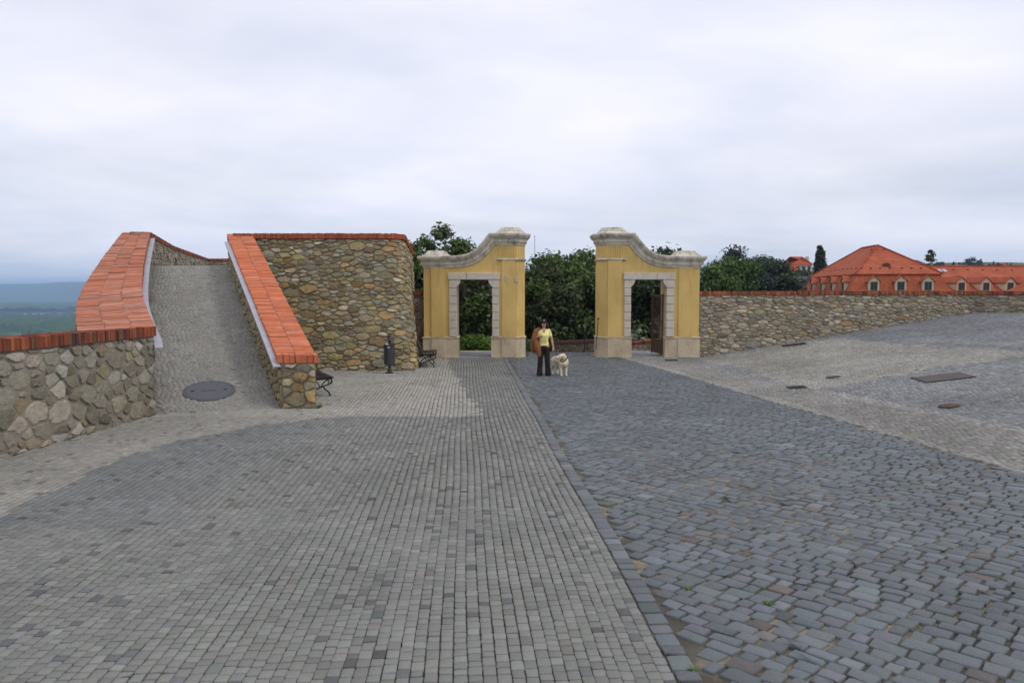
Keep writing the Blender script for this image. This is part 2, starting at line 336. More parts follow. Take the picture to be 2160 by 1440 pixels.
# joint bed under all paving
gx = np.concatenate([np.arange(-13, 6.5, 1.5), np.arange(6.6, 9, .2), np.arange(9.2, 34, .8)]); gy = np.concatenate([np.arange(-12, 31, 1.5), np.arange(31, 33.0, .2), np.arange(33.5, 40, 1)])
X, Y = np.meshgrid(gx, gy, indexing='ij'); Z = H(X, Y)-.016; n, m = X.shape; ii, jj = np.meshgrid(np.arange(n-1), np.arange(m-1), indexing='ij'); a = (ii*m+jj).ravel()
tag(link('ground', mesh_quads('ground', np.stack([X, Y, Z], -1).reshape(-1, 3), np.stack([a, a+m, a+m+1, a+1], 1)), None, M['bed']), kind='structure')

RNG = np.random.default_rng(11)
def courses(o, e1, e2, L1, L2, wmean, wvar, lmin, lmax, rng, skew=0):
    """rows along e1 stacked along e2 -> centres (n,2) in plan, half sizes"""
    C = []; A = []; B = []; t = 0.0
    while t < L2:
        wd = wmean*(1+rng.uniform(-wvar, wvar)); k = int(L1/lmin)+2
        ln = rng.uniform(lmin, lmax, k); s = np.cumsum(ln)-rng.uniform(0, lmax); s0 = s-ln; ok = s0 < L1
        mid = ((s+s0)/2)[ok]; wob = .012*np.sin(mid*.9+t*3)
        c = o+np.outer(mid, e1)+np.outer(t+wd/2+wob, e2); C.append(c); A.append(ln[ok]/2); B.append(np.full(ok.sum(), wd/2)); t += wd
    return np.concatenate(C), np.concatenate(A), np.concatenate(B)
def sett_verts(C, A, B, e1, e2, gap, mapf, rng, near, jit=.06, tiltm=.025, zr=.005, ht=.02):
    """far: 8-vert pieces; near: 24-vert pieces with clipped corners"""
    n = len(C); a = A-gap*.72*rng.uniform(.7, 1.3, n); b = B-gap*.42*rng.uniform(.6, 1.4, n)
    if near:
        c = np.minimum(a, b)*rng.uniform(.08, .22, n); sx = [1, 1, 1, -1, -1, -1, -1, 1]; sy = [-1, 1, 1, 1, 1, -1, -1, -1]
        kx = [0, 0, 1, 1, 0, 0, 1, 1]; ky = [1, 1, 0, 0, 1, 1, 0, 0]
    else:
        c = a*0; sx = [1, 1, -1, -1]; sy = [-1, 1, 1, -1]; kx = ky = [0]*4
    lx = np.stack([sx[i]*(a-kx[i]*c) for i in range(len(sx))], 1); ly = np.stack([sy[i]*(b-ky[i]*c) for i in range(len(sx))], 1)
    mn = np.minimum(a, b)[:, None]; lx += rng.normal(0, jit, lx.shape)*mn; ly += rng.normal(0, jit, ly.shape)*mn
    tx = rng.normal(0, tiltm, n)[:, None]; ty = rng.normal(0, tiltm, n)[:, None]; z0 = rng.uniform(-zr, zr*.4, n)[:, None]
    ins = np.clip(1-(.006 if near else .006)/mn, .6, 1)
    ringdef = [(1.0, -ht), (1.0, -.0045), (ins, 0.)] if near else [(1.0, -ht), (ins, 0.)]
    V = []
    for sc, zz in ringdef:
        x_ = lx*sc; y_ = ly*sc; p = C[:, None, :]+x_[..., None]*e1+y_[..., None]*e2
        q = mapf(p); q[..., 2] += z0+zz+(tx*x_+ty*y_ if zz > -ht else 0)
        V.append(q)
    return np.concatenate(V, 1)
QF = [(0, 1, 5, 4), (1, 2, 6, 5), (2, 3, 7, 6), (3, 0, 4, 7), (4, 5, 6, 7)]
QN = [(i, (i+1) % 8, 8+(i+1) % 8, 8+i) for i in range(8)]+[(8+i, 8+(i+1) % 8, 16+(i+1) % 8, 16+i) for i in range(8)]+[(16, 17, 18, 19), (16, 19, 20, 23), (20, 21, 22, 23)]
def vis_score(c):
    """how large a piece shows: nearer is larger, off-frame is nothing"""
    d = c-np.array([0, 0, CAMZ]); f = d@CF; u = 1080+FPX*(d@CR)/np.maximum(f, .1); v = 720-FPX*(d@CU)/np.maximum(f, .1)
    ok = (f > .5) & (u > 12) & (u < 2148) & (v > 0) & (v < 1432)
    return np.where(ok, 1/np.maximum(f, .5)**2, 0)
def emit_setts(parent, V, quads, T, mat, limit, name='sett', rest='sett_field'):
    n, k, _ = V.shape; Q = np.array(quads); sc = vis_score(V.mean(1)); order = np.argsort(-sc); top = order[:limit]; top = top[sc[top] > 0]
    for i in top:
        link(name, mesh_quads(name, V[i], Q, np.tile(T[i], (k, 1))), parent, mat)
    keep = np.ones(n, bool); keep[top] = False; V = V[keep]; T = T[keep]; n = len(V)
    if n:
        o = link(rest, mesh_quads(rest, V.reshape(-1, 3), (Q[None]+(np.arange(n)*k)[:, None, None]).reshape(-1, 4), np.repeat(T, k, 0)), parent, mat); o['kind'] = 'stuff'
def flatmap(p):
    x, y = p[..., 0], p[..., 1]; return np.concatenate([p, (H(x, y)+.014*(vnoise(x, y, 1.1, 51)-.5)+.02*(vnoise(x, y, 3.1, 52)-.5)+.006)[..., None]], -1)
def tints(n, base, rng, sd=.10, hue=.03, odd=(), podd=0.0):
    t = np.array(base)[None]*np.exp(rng.normal(0, sd, (n, 1)))*(1+rng.normal(0, hue, (n, 3)))
    if odd:
        m = rng.random(n) < podd; pick = np.array(odd)[rng.integers(0, len(odd), n)]; t[m] = pick[m]*np.exp(rng.normal(0, .12, (m.sum(), 1)))
    return np.clip(t, .01, .9)
def inview(c, mgn=2.4): return np.abs(c[:, 0]) < .70*np.maximum(c[:, 1], 0)+mgn

# small setts left of the edging, laid in columns along the view
e1 = np.array([ES, 1.]); e1 /= np.linalg.norm(e1); e2 = np.array([-e1[1], e1[0]])
C, A, B = courses(np.array([xe(2.6), 2.6]), e1, e2, 29.3, 11.2, .0905, .06, .075, .135, RNG)
x, y = C.T; sm = .06
ybot = np.where(x < -5.0, 15.6+(x+7.3)*.348, 16.4)
ok = (x > wallx(y)+.05) & inview(C) & (y < 31.9) & (x < xe(y)-.03)
ok &= (y < ybot) | (x > xpar(y)+.05)
ok &= (y < 24.15) | (x > -.1265*y-.02)
C, A, B = C[ok], A[ok], B[ok]; x, y = C.T
pale_poly = [(-.59, 15.2), (-2.18, 26.1), (-2.6, 31.9), (-4.5, 31.9), (-9, 25), (-9, 8), (-6.1, 3), (-5.95, 5.5), (-5.74, 8.6), (-5.83, 10.5), (-5.8, 12.1), (-5.35, 13.3), (-4.64, 14.46), (-3.8, 15.0), (-3.0, 15.2)]
pale = inpoly(x+.25*(vnoise(x, y, .3, 41)-.5), y+.25*(vnoise(x, y, .3, 42)-.5), pale_poly)
gateband = (y > 26.3)
ODD = [(.115, .111, .114), (.125, .125, .128), (.155, .145, .128), (.145, .156, .15)]
far = y > 11.5
T = tints(len(C), (.198, .201, .182), RNG, .08, .014, ODD, .055)
T[far & ~pale] = T[far & ~pale]*np.exp(RNG.normal(0, .08, ((far & ~pale).sum(), 1)))
arc = (x < -3.2) & ~pale & (y > 8)                                   # slightly bluer band along the inside of the curve
T[arc] *= (1-np.array([.10, .08, .03])*sst(-3.0, -4.6, x[arc])[:, None])
T[pale] = tints(pale.sum(), (.322, .310, .270), RNG, .08, .02, [(.20, .195, .18)], .05)
T[pale & (y < 15.3)] *= .86
pv = thing('pavement', None, None, (0, 0, 0), kind='structure')
pt = thing('pavement', None, None, (0, 0, 0), kind='structure')
for par, sel in ((pv, ~pale), (pt, pale)):
    for near in (True, False):
        s = sel & ((y < 8.8) if near else (y >= 8.8))
        if s.sum() == 0: continue
        V = sett_verts(C[s], A[s], B[s], e1, e2, .0065 if near else .009, flatmap, RNG, near, .045, .018, .004)
        emit_setts(par, V, QN if near else QF, T[s], M['sett'], (300 if near else 0) if par is pv else (0 if near else 300))
# edging course of larger bluish setts
ed = thing('kerb_edging', None, None, (0, 0, 0), kind='structure')
C, A, B = courses(np.array([xe(2.6), 2.6])-e2*.175, e1, e2, 27.5, .1, .165, .0, .11, .24, RNG)
V = sett_verts(C, A, B, e1, e2, .014, flatmap, RNG, True, .05, .03, .006)
emit_setts(ed, V, QN, tints(len(C), (.128, .140, .144), RNG, .13, .03), M['bigsett'], 300, 'edging_sett')
# the cobbled road: large setts laid diagonally
d1 = np.array([math.cos(R(-44.5)), math.sin(R(-44.5))]); d2 = np.array([-d1[1], d1[0]])
o = np.array([3.2, 16.])-d1*22-d2*22
C, A, B = courses(o, d1, d2, 44, 44, .150, .16, .125, .265, RNG)
x, y = C.T; marg = .055
ok = (x > xe(y)+.22) & (x < xr(y)-.05) & inview(C) & (y > 2.6) & (y < 31.95) & ((y < 29.0) | ((x > .6) & (x < 3.1)))
C, A, B = C[ok], A[ok], B[ok]; x, y = C.T
T = tints(len(C), (.121, .134, .141), RNG, .12, .022, [(.115, .105, .10), (.145, .145, .132), (.128, .108, .098), (.11, .128, .118)], .06)
rd = thing('road', None, None, (0, 0, 0), kind='structure')
for near in (True, False):
    s = (y < 15) if near else (y >= 15)
    V = sett_verts(C[s], A[s]*RNG.uniform(.87, 1.0, s.sum()), B[s], d1, d2, .013, flatmap, RNG, near, .07, .028, .008, .03)
    emit_setts(rd, V, QN if near else QF, T[s], M['bigsett'], 300 if near else 0, 'cobble', 'cobble_field')
# right hand part of the square, rising to the wall: small setts in patches of colour
f1 = np.array([-.155, 1.]); f1 /= np.linalg.norm(f1); f2 = np.array([f1[1], -f1[0]])
C, A, B = courses(np.array([xr(4.), 4.]), f2, f1, 24, 32, .105, .06, .085, .135, RNG)
x, y = C.T; WR = [(7.12, 29.25), (19.06, 32.0), (24.0, 29.6)]
def rwall_y(x): return np.interp(x, [p[0] for p in WR], [p[1] for p in WR])
ok = inview(C, 2.0) & (x > xr(y)+.03) & (y < rwall_y(x)-.03) & ((y < 29.0) | (x > 7.1) | ((x > 4.6) & (x < 5.8)))
C, A, B = C[ok], A[ok], B[ok]; x, y = C.T
T = tints(len(C), (.212, .217, .214), RNG, .12, .03, [(.15, .15, .16)], .06)
def plan(pts): return [tuple(GH(u, v)[:2]) for u, v in pts]
palep = plan([(1472, 757), (1560, 775), (1700, 822), (1790, 810), (1900, 790), (2030, 768), (2165, 750), (2165, 742), (2000, 733), (1880, 724), (1770, 713), (1660, 726), (1475, 757)])
bluep = plan([(1760, 712), (1870, 722), (2000, 731), (2165, 740), (2165, 664), (2045, 659)])
off = (x-xr(y))/math.hypot(1, .155)
band1 = off < .30; band2 = (off > 1.75) & (off < 2.05) & (y < 19); mid = (off >= .30) & (off <= 1.75)
T[mid] = tints(mid.sum(), (.228, .222, .200), RNG, .13, .03)
jx = x+.4*(vnoise(x, y, .8, 31)-.5)+.5*(vnoise(x, y, .2, 33)-.5); jy = y+.5*(vnoise(x, y, .9, 32)-.5)+.6*(vnoise(x, y, .17, 34)-.5)
ip = inpoly(jx, jy, palep); T[ip] = tints(ip.sum(), (.280, .270, .236), RNG, .12, .02)
ib = inpoly(jx, jy, bluep); T[ib] = tints(ib.sum(), (.192, .198, .202), RNG, .14, .02)
for lo, hi in (((2000, 716), (2160, 722)),):
    q = plan([(1960, 716), (2165, 722), (2165, 728), (1960, 721)]); s = inpoly(jx, jy, q); T[s] = tints(s.sum(), (.235, .235, .225), RNG, .12, .02)
T[band1] = tints(band1.sum(), (.272, .264, .238), RNG, .12, .02); T[band2] = tints(band2.sum(), (.275, .268, .246), RNG, .12, .02)
T *= (.86+.3*vnoise(x, y, 1.7, 21))[:, None]
pr = thing('pavement', None, None, (0, 0, 0), kind='structure')
V = sett_verts(C, A, B, f2, f1, .012, flatmap, RNG, False, .06); emit_setts(pr, V, QF, T, M['sett'], 300)
# pale flagstones under the two doorways
MB_ = MB
for k, (xa, xb) in enumerate(((-2.15, -.70), (4.45, 5.95))):
    th = thing('doorway_paving', None, None, (xa, 29.0, 0), kind='structure')
    rg = np.random.default_rng(40+k); yy = 29.05
    while yy < 31.8:
        xx = xa; hy = rg.uniform(.38, .5)
        while xx < xb-.1:
            wx = min(rg.uniform(.35, .6), xb-xx); c = rg.uniform(.85, 1.1)
            MB().hexa([(xx+.006, yy+.006, -.02), (xx+wx-.006, yy+.006, -.02), (xx+wx-.006, yy+hy-.006, -.02), (xx+.006, yy+hy-.006, -.02)],
                      [(xx+.012, yy+.012, .012), (xx+wx-.012, yy+.012, .012), (xx+wx-.012, yy+hy-.012, .012), (xx+.012, yy+hy-.012, .012)]).build('flagstone', M['sett'], th, tint=np.array([.25, .25, .25])*c)
            xx += wx
        yy += hy

# ------------------------------------------------------------------ masonry generators
def clip(poly, nx, ny, d):
    out = []; n = len(poly)
    for i in range(n):
        p, q = poly[i], poly[(i+1) % n]; a = nx*p[0]+ny*p[1]-d; b = nx*q[0]+ny*q[1]-d
        if a <= 0: out.append(p)
        if a*b < 0: t = a/(a-b); out.append((p[0]+(q[0]-p[0])*t, p[1]+(q[1]-p[1])*t))
    return out
def cells(S2, wts, rad):
    res = []
    for i, (sx, sy) in enumerate(S2):
        d = (S2[:, 0]-sx)**2+(S2[:, 1]-sy)**2; nb = np.argsort(d)[1:20]; r_ = rad[i]
        poly = [(sx-r_, sy-r_), (sx+r_, sy-r_), (sx+r_, sy+r_), (sx-r_, sy+r_)]
        for j in nb:
            nx, ny = S2[j]-S2[i]; poly = clip(poly, nx, ny, (S2[j]@S2[j]-S2[i]@S2[i]+wts[i]-wts[j])/2)
            if len(poly) < 3: break
        res.append(poly)
    return res
def pick(pal, rng, sd=.13):
    wts = np.array([p[1] for p in pal], float); c = np.array(pal[rng.choice(len(pal), p=wts/wts.sum())][0]); return np.clip(c*math.exp(rng.normal(0, sd))*(1+rng.normal(0, .02, 3)), .01, .8)
def rubble(parent, surf, S, tlo, thi, sw, sh, pal, seed, depth=.03, joint=.014, limit=300, big=0.0, rnd=.26, flat=.86):
    """irregular fieldstone facing; surf(s,t,d) -> xyz arrays. Each stone is its own closed lump, the largest in view are separate parts."""
    rng = np.random.default_rng(seed); ss = np.linspace(0, S, 80); t0 = min(tlo(q) for q in ss); t1 = max(thi(q) for q in ss); asp = sw/sh; r0 = sh/2
    W = S/asp; target = W*(t1-t0)/(math.pi*r0*r0)*1.15; pts = np.zeros((0, 2)); rds = np.zeros(0)
    cand = r0*np.exp(rng.normal(0, .20+big*.18, int(target*16)+60)); k0 = int(len(cand)*.02); cand[:k0] *= 1.0+.35*big
    cx_ = rng.uniform(-r0, W+r0, len(cand)); cy_ = rng.uniform(t0-r0*.6, t1+r0*.6, len(cand))
    P_ = np.zeros((len(cand), 2)); R_ = np.zeros(len(cand)); n = 0
    for i in range(len(cand)):
        q = min(max(cx_[i]*asp, 0), S)
        if not (tlo(q)-r0 < cy_[i] < thi(q)+r0): continue
        r = cand[i] if i < len(cand)*.5 else cand[i]*.7
        if n and np.any((P_[:n, 0]-cx_[i])**2+(P_[:n, 1]-cy_[i])**2 < (.80*(R_[:n]+r))**2): continue
        P_[n] = cx_[i], cy_[i]; R_[n] = r; n += 1
    P_ = P_[:n]; R_ = R_[:n]; out = []; asp_ = asp
    polys = [[(x*asp_, y) for x, y in pl] for pl in cells(P_, R_**2, R_*1.5)]
    for poly in polys:
        if len(poly) < 3: continue
        poly = [(min(max(p[0], 0), S), p[1]) for p in poly]; poly = [(p[0], min(max(p[1], tlo(p[0])), thi(p[0]))) for p in poly]
        p = np.array(poly); ar = .5*abs(np.dot(p[:, 0], np.roll(p[:, 1], 1))-np.dot(p[:, 1], np.roll(p[:, 0], 1)))
        if ar < sw*sh*.07: continue
        c = p.mean(0); w_ = np.ptp(p[:, 0])/2; h_ = np.ptp(p[:, 1])/2
        if w_ < .02 or h_ < .015: continue
        p = c+(p-c)*np.array([max(.5, 1-joint/w_), max(.5, 1-joint/h_)])
        k = len(p); cut = rng.uniform(.10, rnd, k); q = []
        for i in range(k):                                  # cut corners
            a, b, d = p[i-1], p[i], p[(i+1) % k]; q.append(b+(a-b)*cut[i]); q.append(b+(d-b)*cut[i])
        q2 = []
        for i in range(len(q)):
            a, b = q[i], q[(i+1) % len(q)]; q2.append(a); l_ = np.hypot(*(b-a))
            if l_ > .10: q2.append((a+b)/2+np.array([-(b-a)[1], (b-a)[0]])*rng.normal(0, .06))
        q = np.array(q2); q = c+(q-c)*(1+rng.normal(0, .03, (len(q), 1))); k = len(q)
        dp = depth*rng.uniform(.45, 1.5); tl = rng.normal(0, dp*.28, 2)
        ring0 = q; ring1 = c+(q-c)*flat*(1+rng.normal(0, .05, (k, 1)))
        loc = np.vstack([ring0, ring1, c[None]+rng.normal(0, .1, 2)*np.array([w_, h_])*.5]); rel = (loc-c)/np.array([w_, h_])
        dd = np.concatenate([np.full(k, -.012), dp*rng.uniform(.75, 1.1, k), [dp*rng.uniform(.95, 1.25)]])+np.where(np.arange(2*k+1) >= k, rel@tl, 0)
        V = surf(loc[:, 0], loc[:, 1], dd)
        F = [(i, (i+1) % k, k+(i+1) % k, k+i) for i in range(k)]+[(k+i, k+(i+1) % k, 2*k) for i in range(k)]
        out.append((V, F, pick(pal, rng), ar))
    if not out: return
    cen = np.array([o[0].mean(0) for o in out]); sc = vis_score(cen)*np.array([o[3] for o in out]); order = np.argsort(-sc); top = set(int(i) for i in order[:limit] if sc[i] > 0)
    rest = MB(); rt = []
    for i, (V, F, c, ar) in enumerate(out):
        if i in top: MB().add(V, F).build('stone', M['stone'], parent, tint=c)
        else: rest.add(V, F); rt += [c]*len(V)
    if rest.v:
        o = rest.build('stone_field', M['stone'], parent, tint=np.array(rt)); o['kind'] = 'stuff'
def facing(parent, surf, S, tlo, thi, mat, name='mortar', ns=60, ntt=6):
    ss = np.linspace(0, S, ns); V = []
    for s in ss:
        tt = np.linspace(tlo(s), thi(s), ntt); V.append(surf(np.full(ntt, s), tt, np.zeros(ntt)))
    V = np.concatenate(V); a = np.array([i*ntt+j for i in range(ns-1) for j in range(ntt-1)])
    return link(name, mesh_quads(name, V, np.stack([a, a+ntt, a+ntt+1, a+1], 1), smooth=True), parent, mat)
def polysurf(base, top, h, flip=1):
    """surface between two plan polylines (base at t=0, top at t=h); d outward = right of travel * flip"""
    b = np.array(base, float); tp = np.array(top, float); seg = np.hypot(*(b[1:]-b[:-1]).T); cum = np.concatenate([[0], np.cumsum(seg)])
    def f(s, t, d):
        s = np.asarray(s, float); t = np.asarray(t, float); d = np.asarray(d, float)
        def at(sv):
            k = np.clip(t/h, 0, 1.2)
            return np.stack([np.interp(sv, cum, b[:, i])*(1-k)+np.interp(sv, cum, tp[:, i])*k for i in (0, 1)], -1)
        p = at(s); e = .12; tg = at(np.minimum(s+e, cum[-1]))-at(np.maximum(s-e, 0)); tg /= np.linalg.norm(tg, axis=-1, keepdims=True)+1e-9
        nrm = np.stack([tg[..., 1], -tg[..., 0]], -1)*flip
        return np.stack([p[..., 0]+nrm[..., 0]*d, p[..., 1]+nrm[..., 1]*d, t], -1)
    return f, cum[-1]
def coping(parent, inner, outer, nrow, bw, th, pal, seed, limit, over=0.0, rest='brick_course', nm='brick', gap=.007, bedname='mortar_bed', rowgap=.016):
    """bricks laid across a wall top; inner/outer are matching 3D polylines (top surface)"""
    rng = np.random.default_rng(seed); I = np.array(inner, float); O = np.array(outer, float); Mi = (I+O)/2
    seg = np.linalg.norm(Mi[1:]-Mi[:-1], axis=1); cum = np.concatenate([[0], np.cumsum(seg)]); Lt = cum[-1]
    def at(s, q):
        a = np.array([np.interp(s, cum, I[:, i]) for i in range(3)]); b = np.array([np.interp(s, cum, O[:, i]) for i in range(3)]); return a+(b-a)*q
    mb = MB(); ns = max(2, int(Lt/.4)+1); ringsT = []
    for s in np.unique(np.concatenate([np.linspace(.03, Lt-.03, ns), cum[1:-1]])):
        a, b = at(s, .07), at(s, .93); dz = np.array([0, 0, 1.]); ringsT.append([a-dz*th*.94, b-dz*th*.94, b-dz*.012, a-dz*.012])
    mb.loft(ringsT).build(bedname, M['bmortar'], parent)
    out = []
    nb = max(1, int(round(Lt/bw)))
    cuts = np.linspace(0, 1, nrow+1); 
    for k in range(nb):
        s0, s1 = Lt*k/nb, Lt*(k+1)/nb
        for r in range(nrow):
            j = rng.normal(0, .010, 2) if nrow > 1 else (0, 0)
            q0 = cuts[r]+(j[0] if r else 0); q1 = cuts[r+1]+(j[1] if r < nrow-1 else 0); dz = rng.normal(0, .005); g = gap*rng.uniform(.6, 1.3)
            wq = max(.2, np.linalg.norm(at(s0, 1)-at(s0, 0))); gq = (g*.5+(rowgap*rng.uniform(.5, 1.4) if nrow > 1 else 0))/wq*.5
            ex = rng.normal(0, .006)/wq
            c = [at(s0+g/2, q0+gq-(ex if r == 0 else 0)), at(s1-g/2, q0+gq-(ex if r == 0 else 0)), at(s1-g/2, q1-gq+(ex if r == nrow-1 else 0)), at(s0+g/2, q1-gq+(ex if r == nrow-1 else 0))]
            tl = rng.normal(0, .003, 4); top = [p+np.array([0, 0, dz+tl[i]]) for i, p in enumerate(c)]; bot = [p-np.array([0, 0, th]) for p in c]
            out.append((bot, top, pick(pal, rng, .06)))
    cen = np.array([np.mean(o[1], 0) for o in out]); sc = vis_score(cen); order = np.argsort(-sc); tops = set(int(i) for i in order[:limit] if sc[i] > 0)
    rs = MB(); rt = []
    for i, (bot, top, c) in enumerate(out):
        if i in tops: MB().hexa(bot, top).build(nm, M['brick'], parent, tint=c)
        else: rs.hexa(bot, top); rt += [c]*8
    if rs.v:
        o = rs.build(rest, M['brick'], parent, tint=np.array(rt)); o['kind'] = 'stuff'
BR_OR = [((0.545, 0.175, 0.085), 12), ((0.590, 0.172, 0.083), 5), ((0.543, 0.151, 0.073), 3), ((0.637, 0.208, 0.107), 3), ((0.566, 0.218, 0.141), 2), ((0.448, 0.120, 0.064), 1)]
BR_OLD = [((0.470, 0.163, 0.089), 4), ((0.426, 0.189, 0.129), 4), ((0.526, 0.184, 0.095), 3), ((0.347, 0.121, 0.070), 2), ((0.482, 0.242, 0.174), 3), ((0.224, 0.100, 0.065), 1)]
BR_DARK = [((.25, .072, .038), 4), ((.19, .06, .035), 3), ((.30, .09, .04), 3), ((.105, .05, .042), 2), ((.33, .115, .05), 1), ((.15, .085, .05), 1)]
ST_NEAR = [((0.269, 0.243, 0.186), 6), ((0.325, 0.293, 0.236), 3), ((0.229, 0.202, 0.151), 5), ((0.294, 0.243, 0.161), 2), ((0.376, 0.349, 0.301), 1.2), ((0.264, 0.202, 0.126), .8), ((0.203, 0.177, 0.130), 2)]
ST_BAST = [((0.303, 0.245, 0.136), 5), ((0.359, 0.301, 0.186), 4), ((0.246, 0.202, 0.121), 4), ((0.381, 0.262, 0.121), 1.2), ((0.336, 0.207, 0.090), .5), ((0.286, 0.273, 0.191), 2.5), ((0.414, 0.371, 0.272), 2), ((0.224, 0.158, 0.090), 1.3), ((0.370, 0.305, 0.140), 2)]
ST_RIGHT = [((0.368, 0.313, 0.216), 5), ((0.309, 0.260, 0.181), 4), ((0.427, 0.372, 0.275), 3), ((0.326, 0.301, 0.240), 2.5), ((0.260, 0.212, 0.152), 3), ((0.392, 0.277, 0.152), .5), ((0.285, 0.260, 0.216), 1.2), ((0.356, 0.248, 0.164), .3)]

# ------------------------------------------------------------------ walls
def core(parent, path, thick, zlo, zhi, mat, name='wall_core'):
    p = np.array(path, float); n = len(p); rings = []
    for i in range(n):
        tg = p[min(i+1, n-1)]-p[max(i-1, 0)]; tg /= np.linalg.norm(tg); nr = np.array([-tg[1], tg[0]])
        a = p[i]; b = p[i]+nr*thick; zl = zlo(*a) if callable(zlo) else zlo; zh = zhi(*a) if callable(zhi) else zhi
        rings.append([(a[0], a[1], zl), (b[0], b[1], zl), (b[0], b[1], zh), (a[0], a[1], zh)])
    return MB().loft(rings).build(name, mat, parent)
def dens(path, step=.5):
    out = [path[0]]
    for a, b in zip(path[:-1], path[1:]):
        n = max(1, int(math.hypot(b[0]-a[0], b[1]-a[1])/step)); out += [tuple(np.array(a)+(np.array(b)-np.array(a))*k/n) for k in range(1, n+1)]
    return out
def offpath(path, d):
    p = np.array(path, float); n = len(p); out = []
    for i in range(n):
        tg = p[min(i+1, n-1)]-p[max(i-1, 0)]; tg /= np.linalg.norm(tg); out.append((p[i][0]+tg[1]*d, p[i][1]-tg[0]*d))
    return out
def withz(path, z): return [(x, y, z) for x, y in path]
# left near wall
nw = thing('stone_wall', 'low grey rubble stone wall with dark brick coping at the left edge', 'wall', (-7.6, 10, 0))
pth = dens([(wallx(2.0), 2.0), (wallx(15.58), 15.58)]); sf, S = polysurf(pth, pth, 1)
core(nw, pth, .42, -1.2, 1.6, M['mortar_grey'])
rubble(nw, sf, S, lambda s: -.02, lambda s: 1.585, .37, .28, ST_NEAR, 5, .030, .018, 300, .45, .24, .88)
coping(nw, withz(offpath(dens([(wallx(2.0), 2.0), (wallx(15.62), 15.62)]), .06), 1.79), withz(offpath(dens([(wallx(2.0), 2.0), (wallx(15.62), 15.62)]), -.46), 1.79), 2, .075, .19, BR_DARK, 5, 300)
# ramp
IN = np.array([(-7.26, 15.62, 1.80), (-8.10, 17, 2.24), (-8.88, 18.5, 2.68), (-10.44, 22, 3.56), (-11.68, 25, 4.42)])
OU = np.array([(-7.80, 13.75, 1.80), (-9.20, 16.2, 2.14), (-10.05, 18.0, 2.58), (-11.62, 22, 3.54), (-12.60, 25, 4.42)])
TI = (IN[:, 1]-15.62)/(25-15.62)
def smooth_poly(Pt, n=40):
    k = np.linspace(0, len(Pt)-1, n); out = []
    for v in k:
        i = min(int(v), len(Pt)-2); f = v-i; p0 = Pt[max(i-1, 0)]; p1 = Pt[i]; p2 = Pt[i+1]; p3 = Pt[min(i+2, len(Pt)-1)]
        out.append(.5*((2*p1)+(-p0+p2)*f+(2*p0-5*p1+4*p2-p3)*f*f+(-p0+3*p1-3*p2+p3)*f**3))
    return np.array(out)
INs, OUs = smooth_poly(IN), smooth_poly(OU)
def rampz(t): return 3.36*np.clip(t, 0, 1)**1.12
def rampL(t): yy = 15.62+(25-15.62)*np.asarray(t); return np.stack([np.interp(yy, INs[:, 1], INs[:, 0])+.07, yy], -1)
def rampR(t): t = np.asarray(t); return np.stack([-4.94-4.22*t, 16.38+8.62*t], -1)
rp = thing('ramp', None, None, (-6, 16, 0), kind='structure')
ts = np.linspace(0, 1, 30); V = []
for t in ts:
    l, r = rampL(t), rampR(t); V += [(l[0]-.1, l[1], float(rampz(t))-.014), (r[0]+.1, r[1], float(rampz(t))-.014)]
Q = np.array([(2*i, 2*i+1, 2*i+3, 2*i+2) for i in range(len(ts)-1)]); link('ramp_bed', mesh_quads('ramp_bed', np.array(V), Q), rp, M['rampbed'])
def rampmap(p):
    q = p[..., 0]/2.45; t = p[..., 1]/9.9; l = rampL(t); r = rampR(t); xy = l+(r-l)*q[..., None]; return np.concatenate([xy, rampz(t)[..., None]], -1)
C, A, B = courses(np.array([0., 0.]), np.array([1., 0]), np.array([0., 1]), 2.45, 9.9, .098, .06, .085, .14, RNG)
ok = (C[:, 0] > .03) & (C[:, 0] < 2.42) & (C[:, 1] < 9.86); mh = rampmap(C); MH = np.array([P(441, 822, 17.0)[0], 17.0])
ok &= np.hypot((mh[:, 0]-MH[0]), (mh[:, 1]-MH[1])*1.05) > .56
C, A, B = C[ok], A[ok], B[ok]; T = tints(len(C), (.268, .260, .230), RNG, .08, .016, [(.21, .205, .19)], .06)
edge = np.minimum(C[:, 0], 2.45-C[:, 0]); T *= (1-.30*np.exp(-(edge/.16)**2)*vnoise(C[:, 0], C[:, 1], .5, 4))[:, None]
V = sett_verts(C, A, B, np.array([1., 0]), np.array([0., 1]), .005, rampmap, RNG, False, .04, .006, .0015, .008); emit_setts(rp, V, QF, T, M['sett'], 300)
# manhole cover on the ramp
best = min(((abs(rampmap(np.array([q_, s_]))[:2]-MH).sum(), q_, s_) for q_ in np.linspace(.3, 2.1, 60) for s_ in np.linspace(.2, 3, 90)))
p0_ = rampmap(np.array(best[1:])); pa_ = rampmap(np.array([best[1]+.3, best[2]])); pb_ = rampmap(np.array([best[1], best[2]+.3])); pc_ = rampmap(np.array([best[1], best[2]-.3]))
mx1 = Vector(pa_-p0_).normalized(); mz1 = mx1.cross(Vector(pb_-pc_)).normalized(); my1 = mz1.cross(mx1); zc = float(p0_[2]); MR = Matrix((mx1, my1, mz1)).transposed()
mc = thing('manhole_cover', 'large round grey iron manhole cover at the foot of the ramp', 'manhole cover', (MH[0], MH[1], zc)); slope = 0
def tiltxy(m, c, a, yaw=0):
    rz_ = Matrix.Rotation(yaw, 3, 'Z'); m.v = [tuple(Vector(c)+MR @ (rz_ @ Vector(p))) for p in m.v]; return m
cc = (MH[0], MH[1], zc); yw = .0
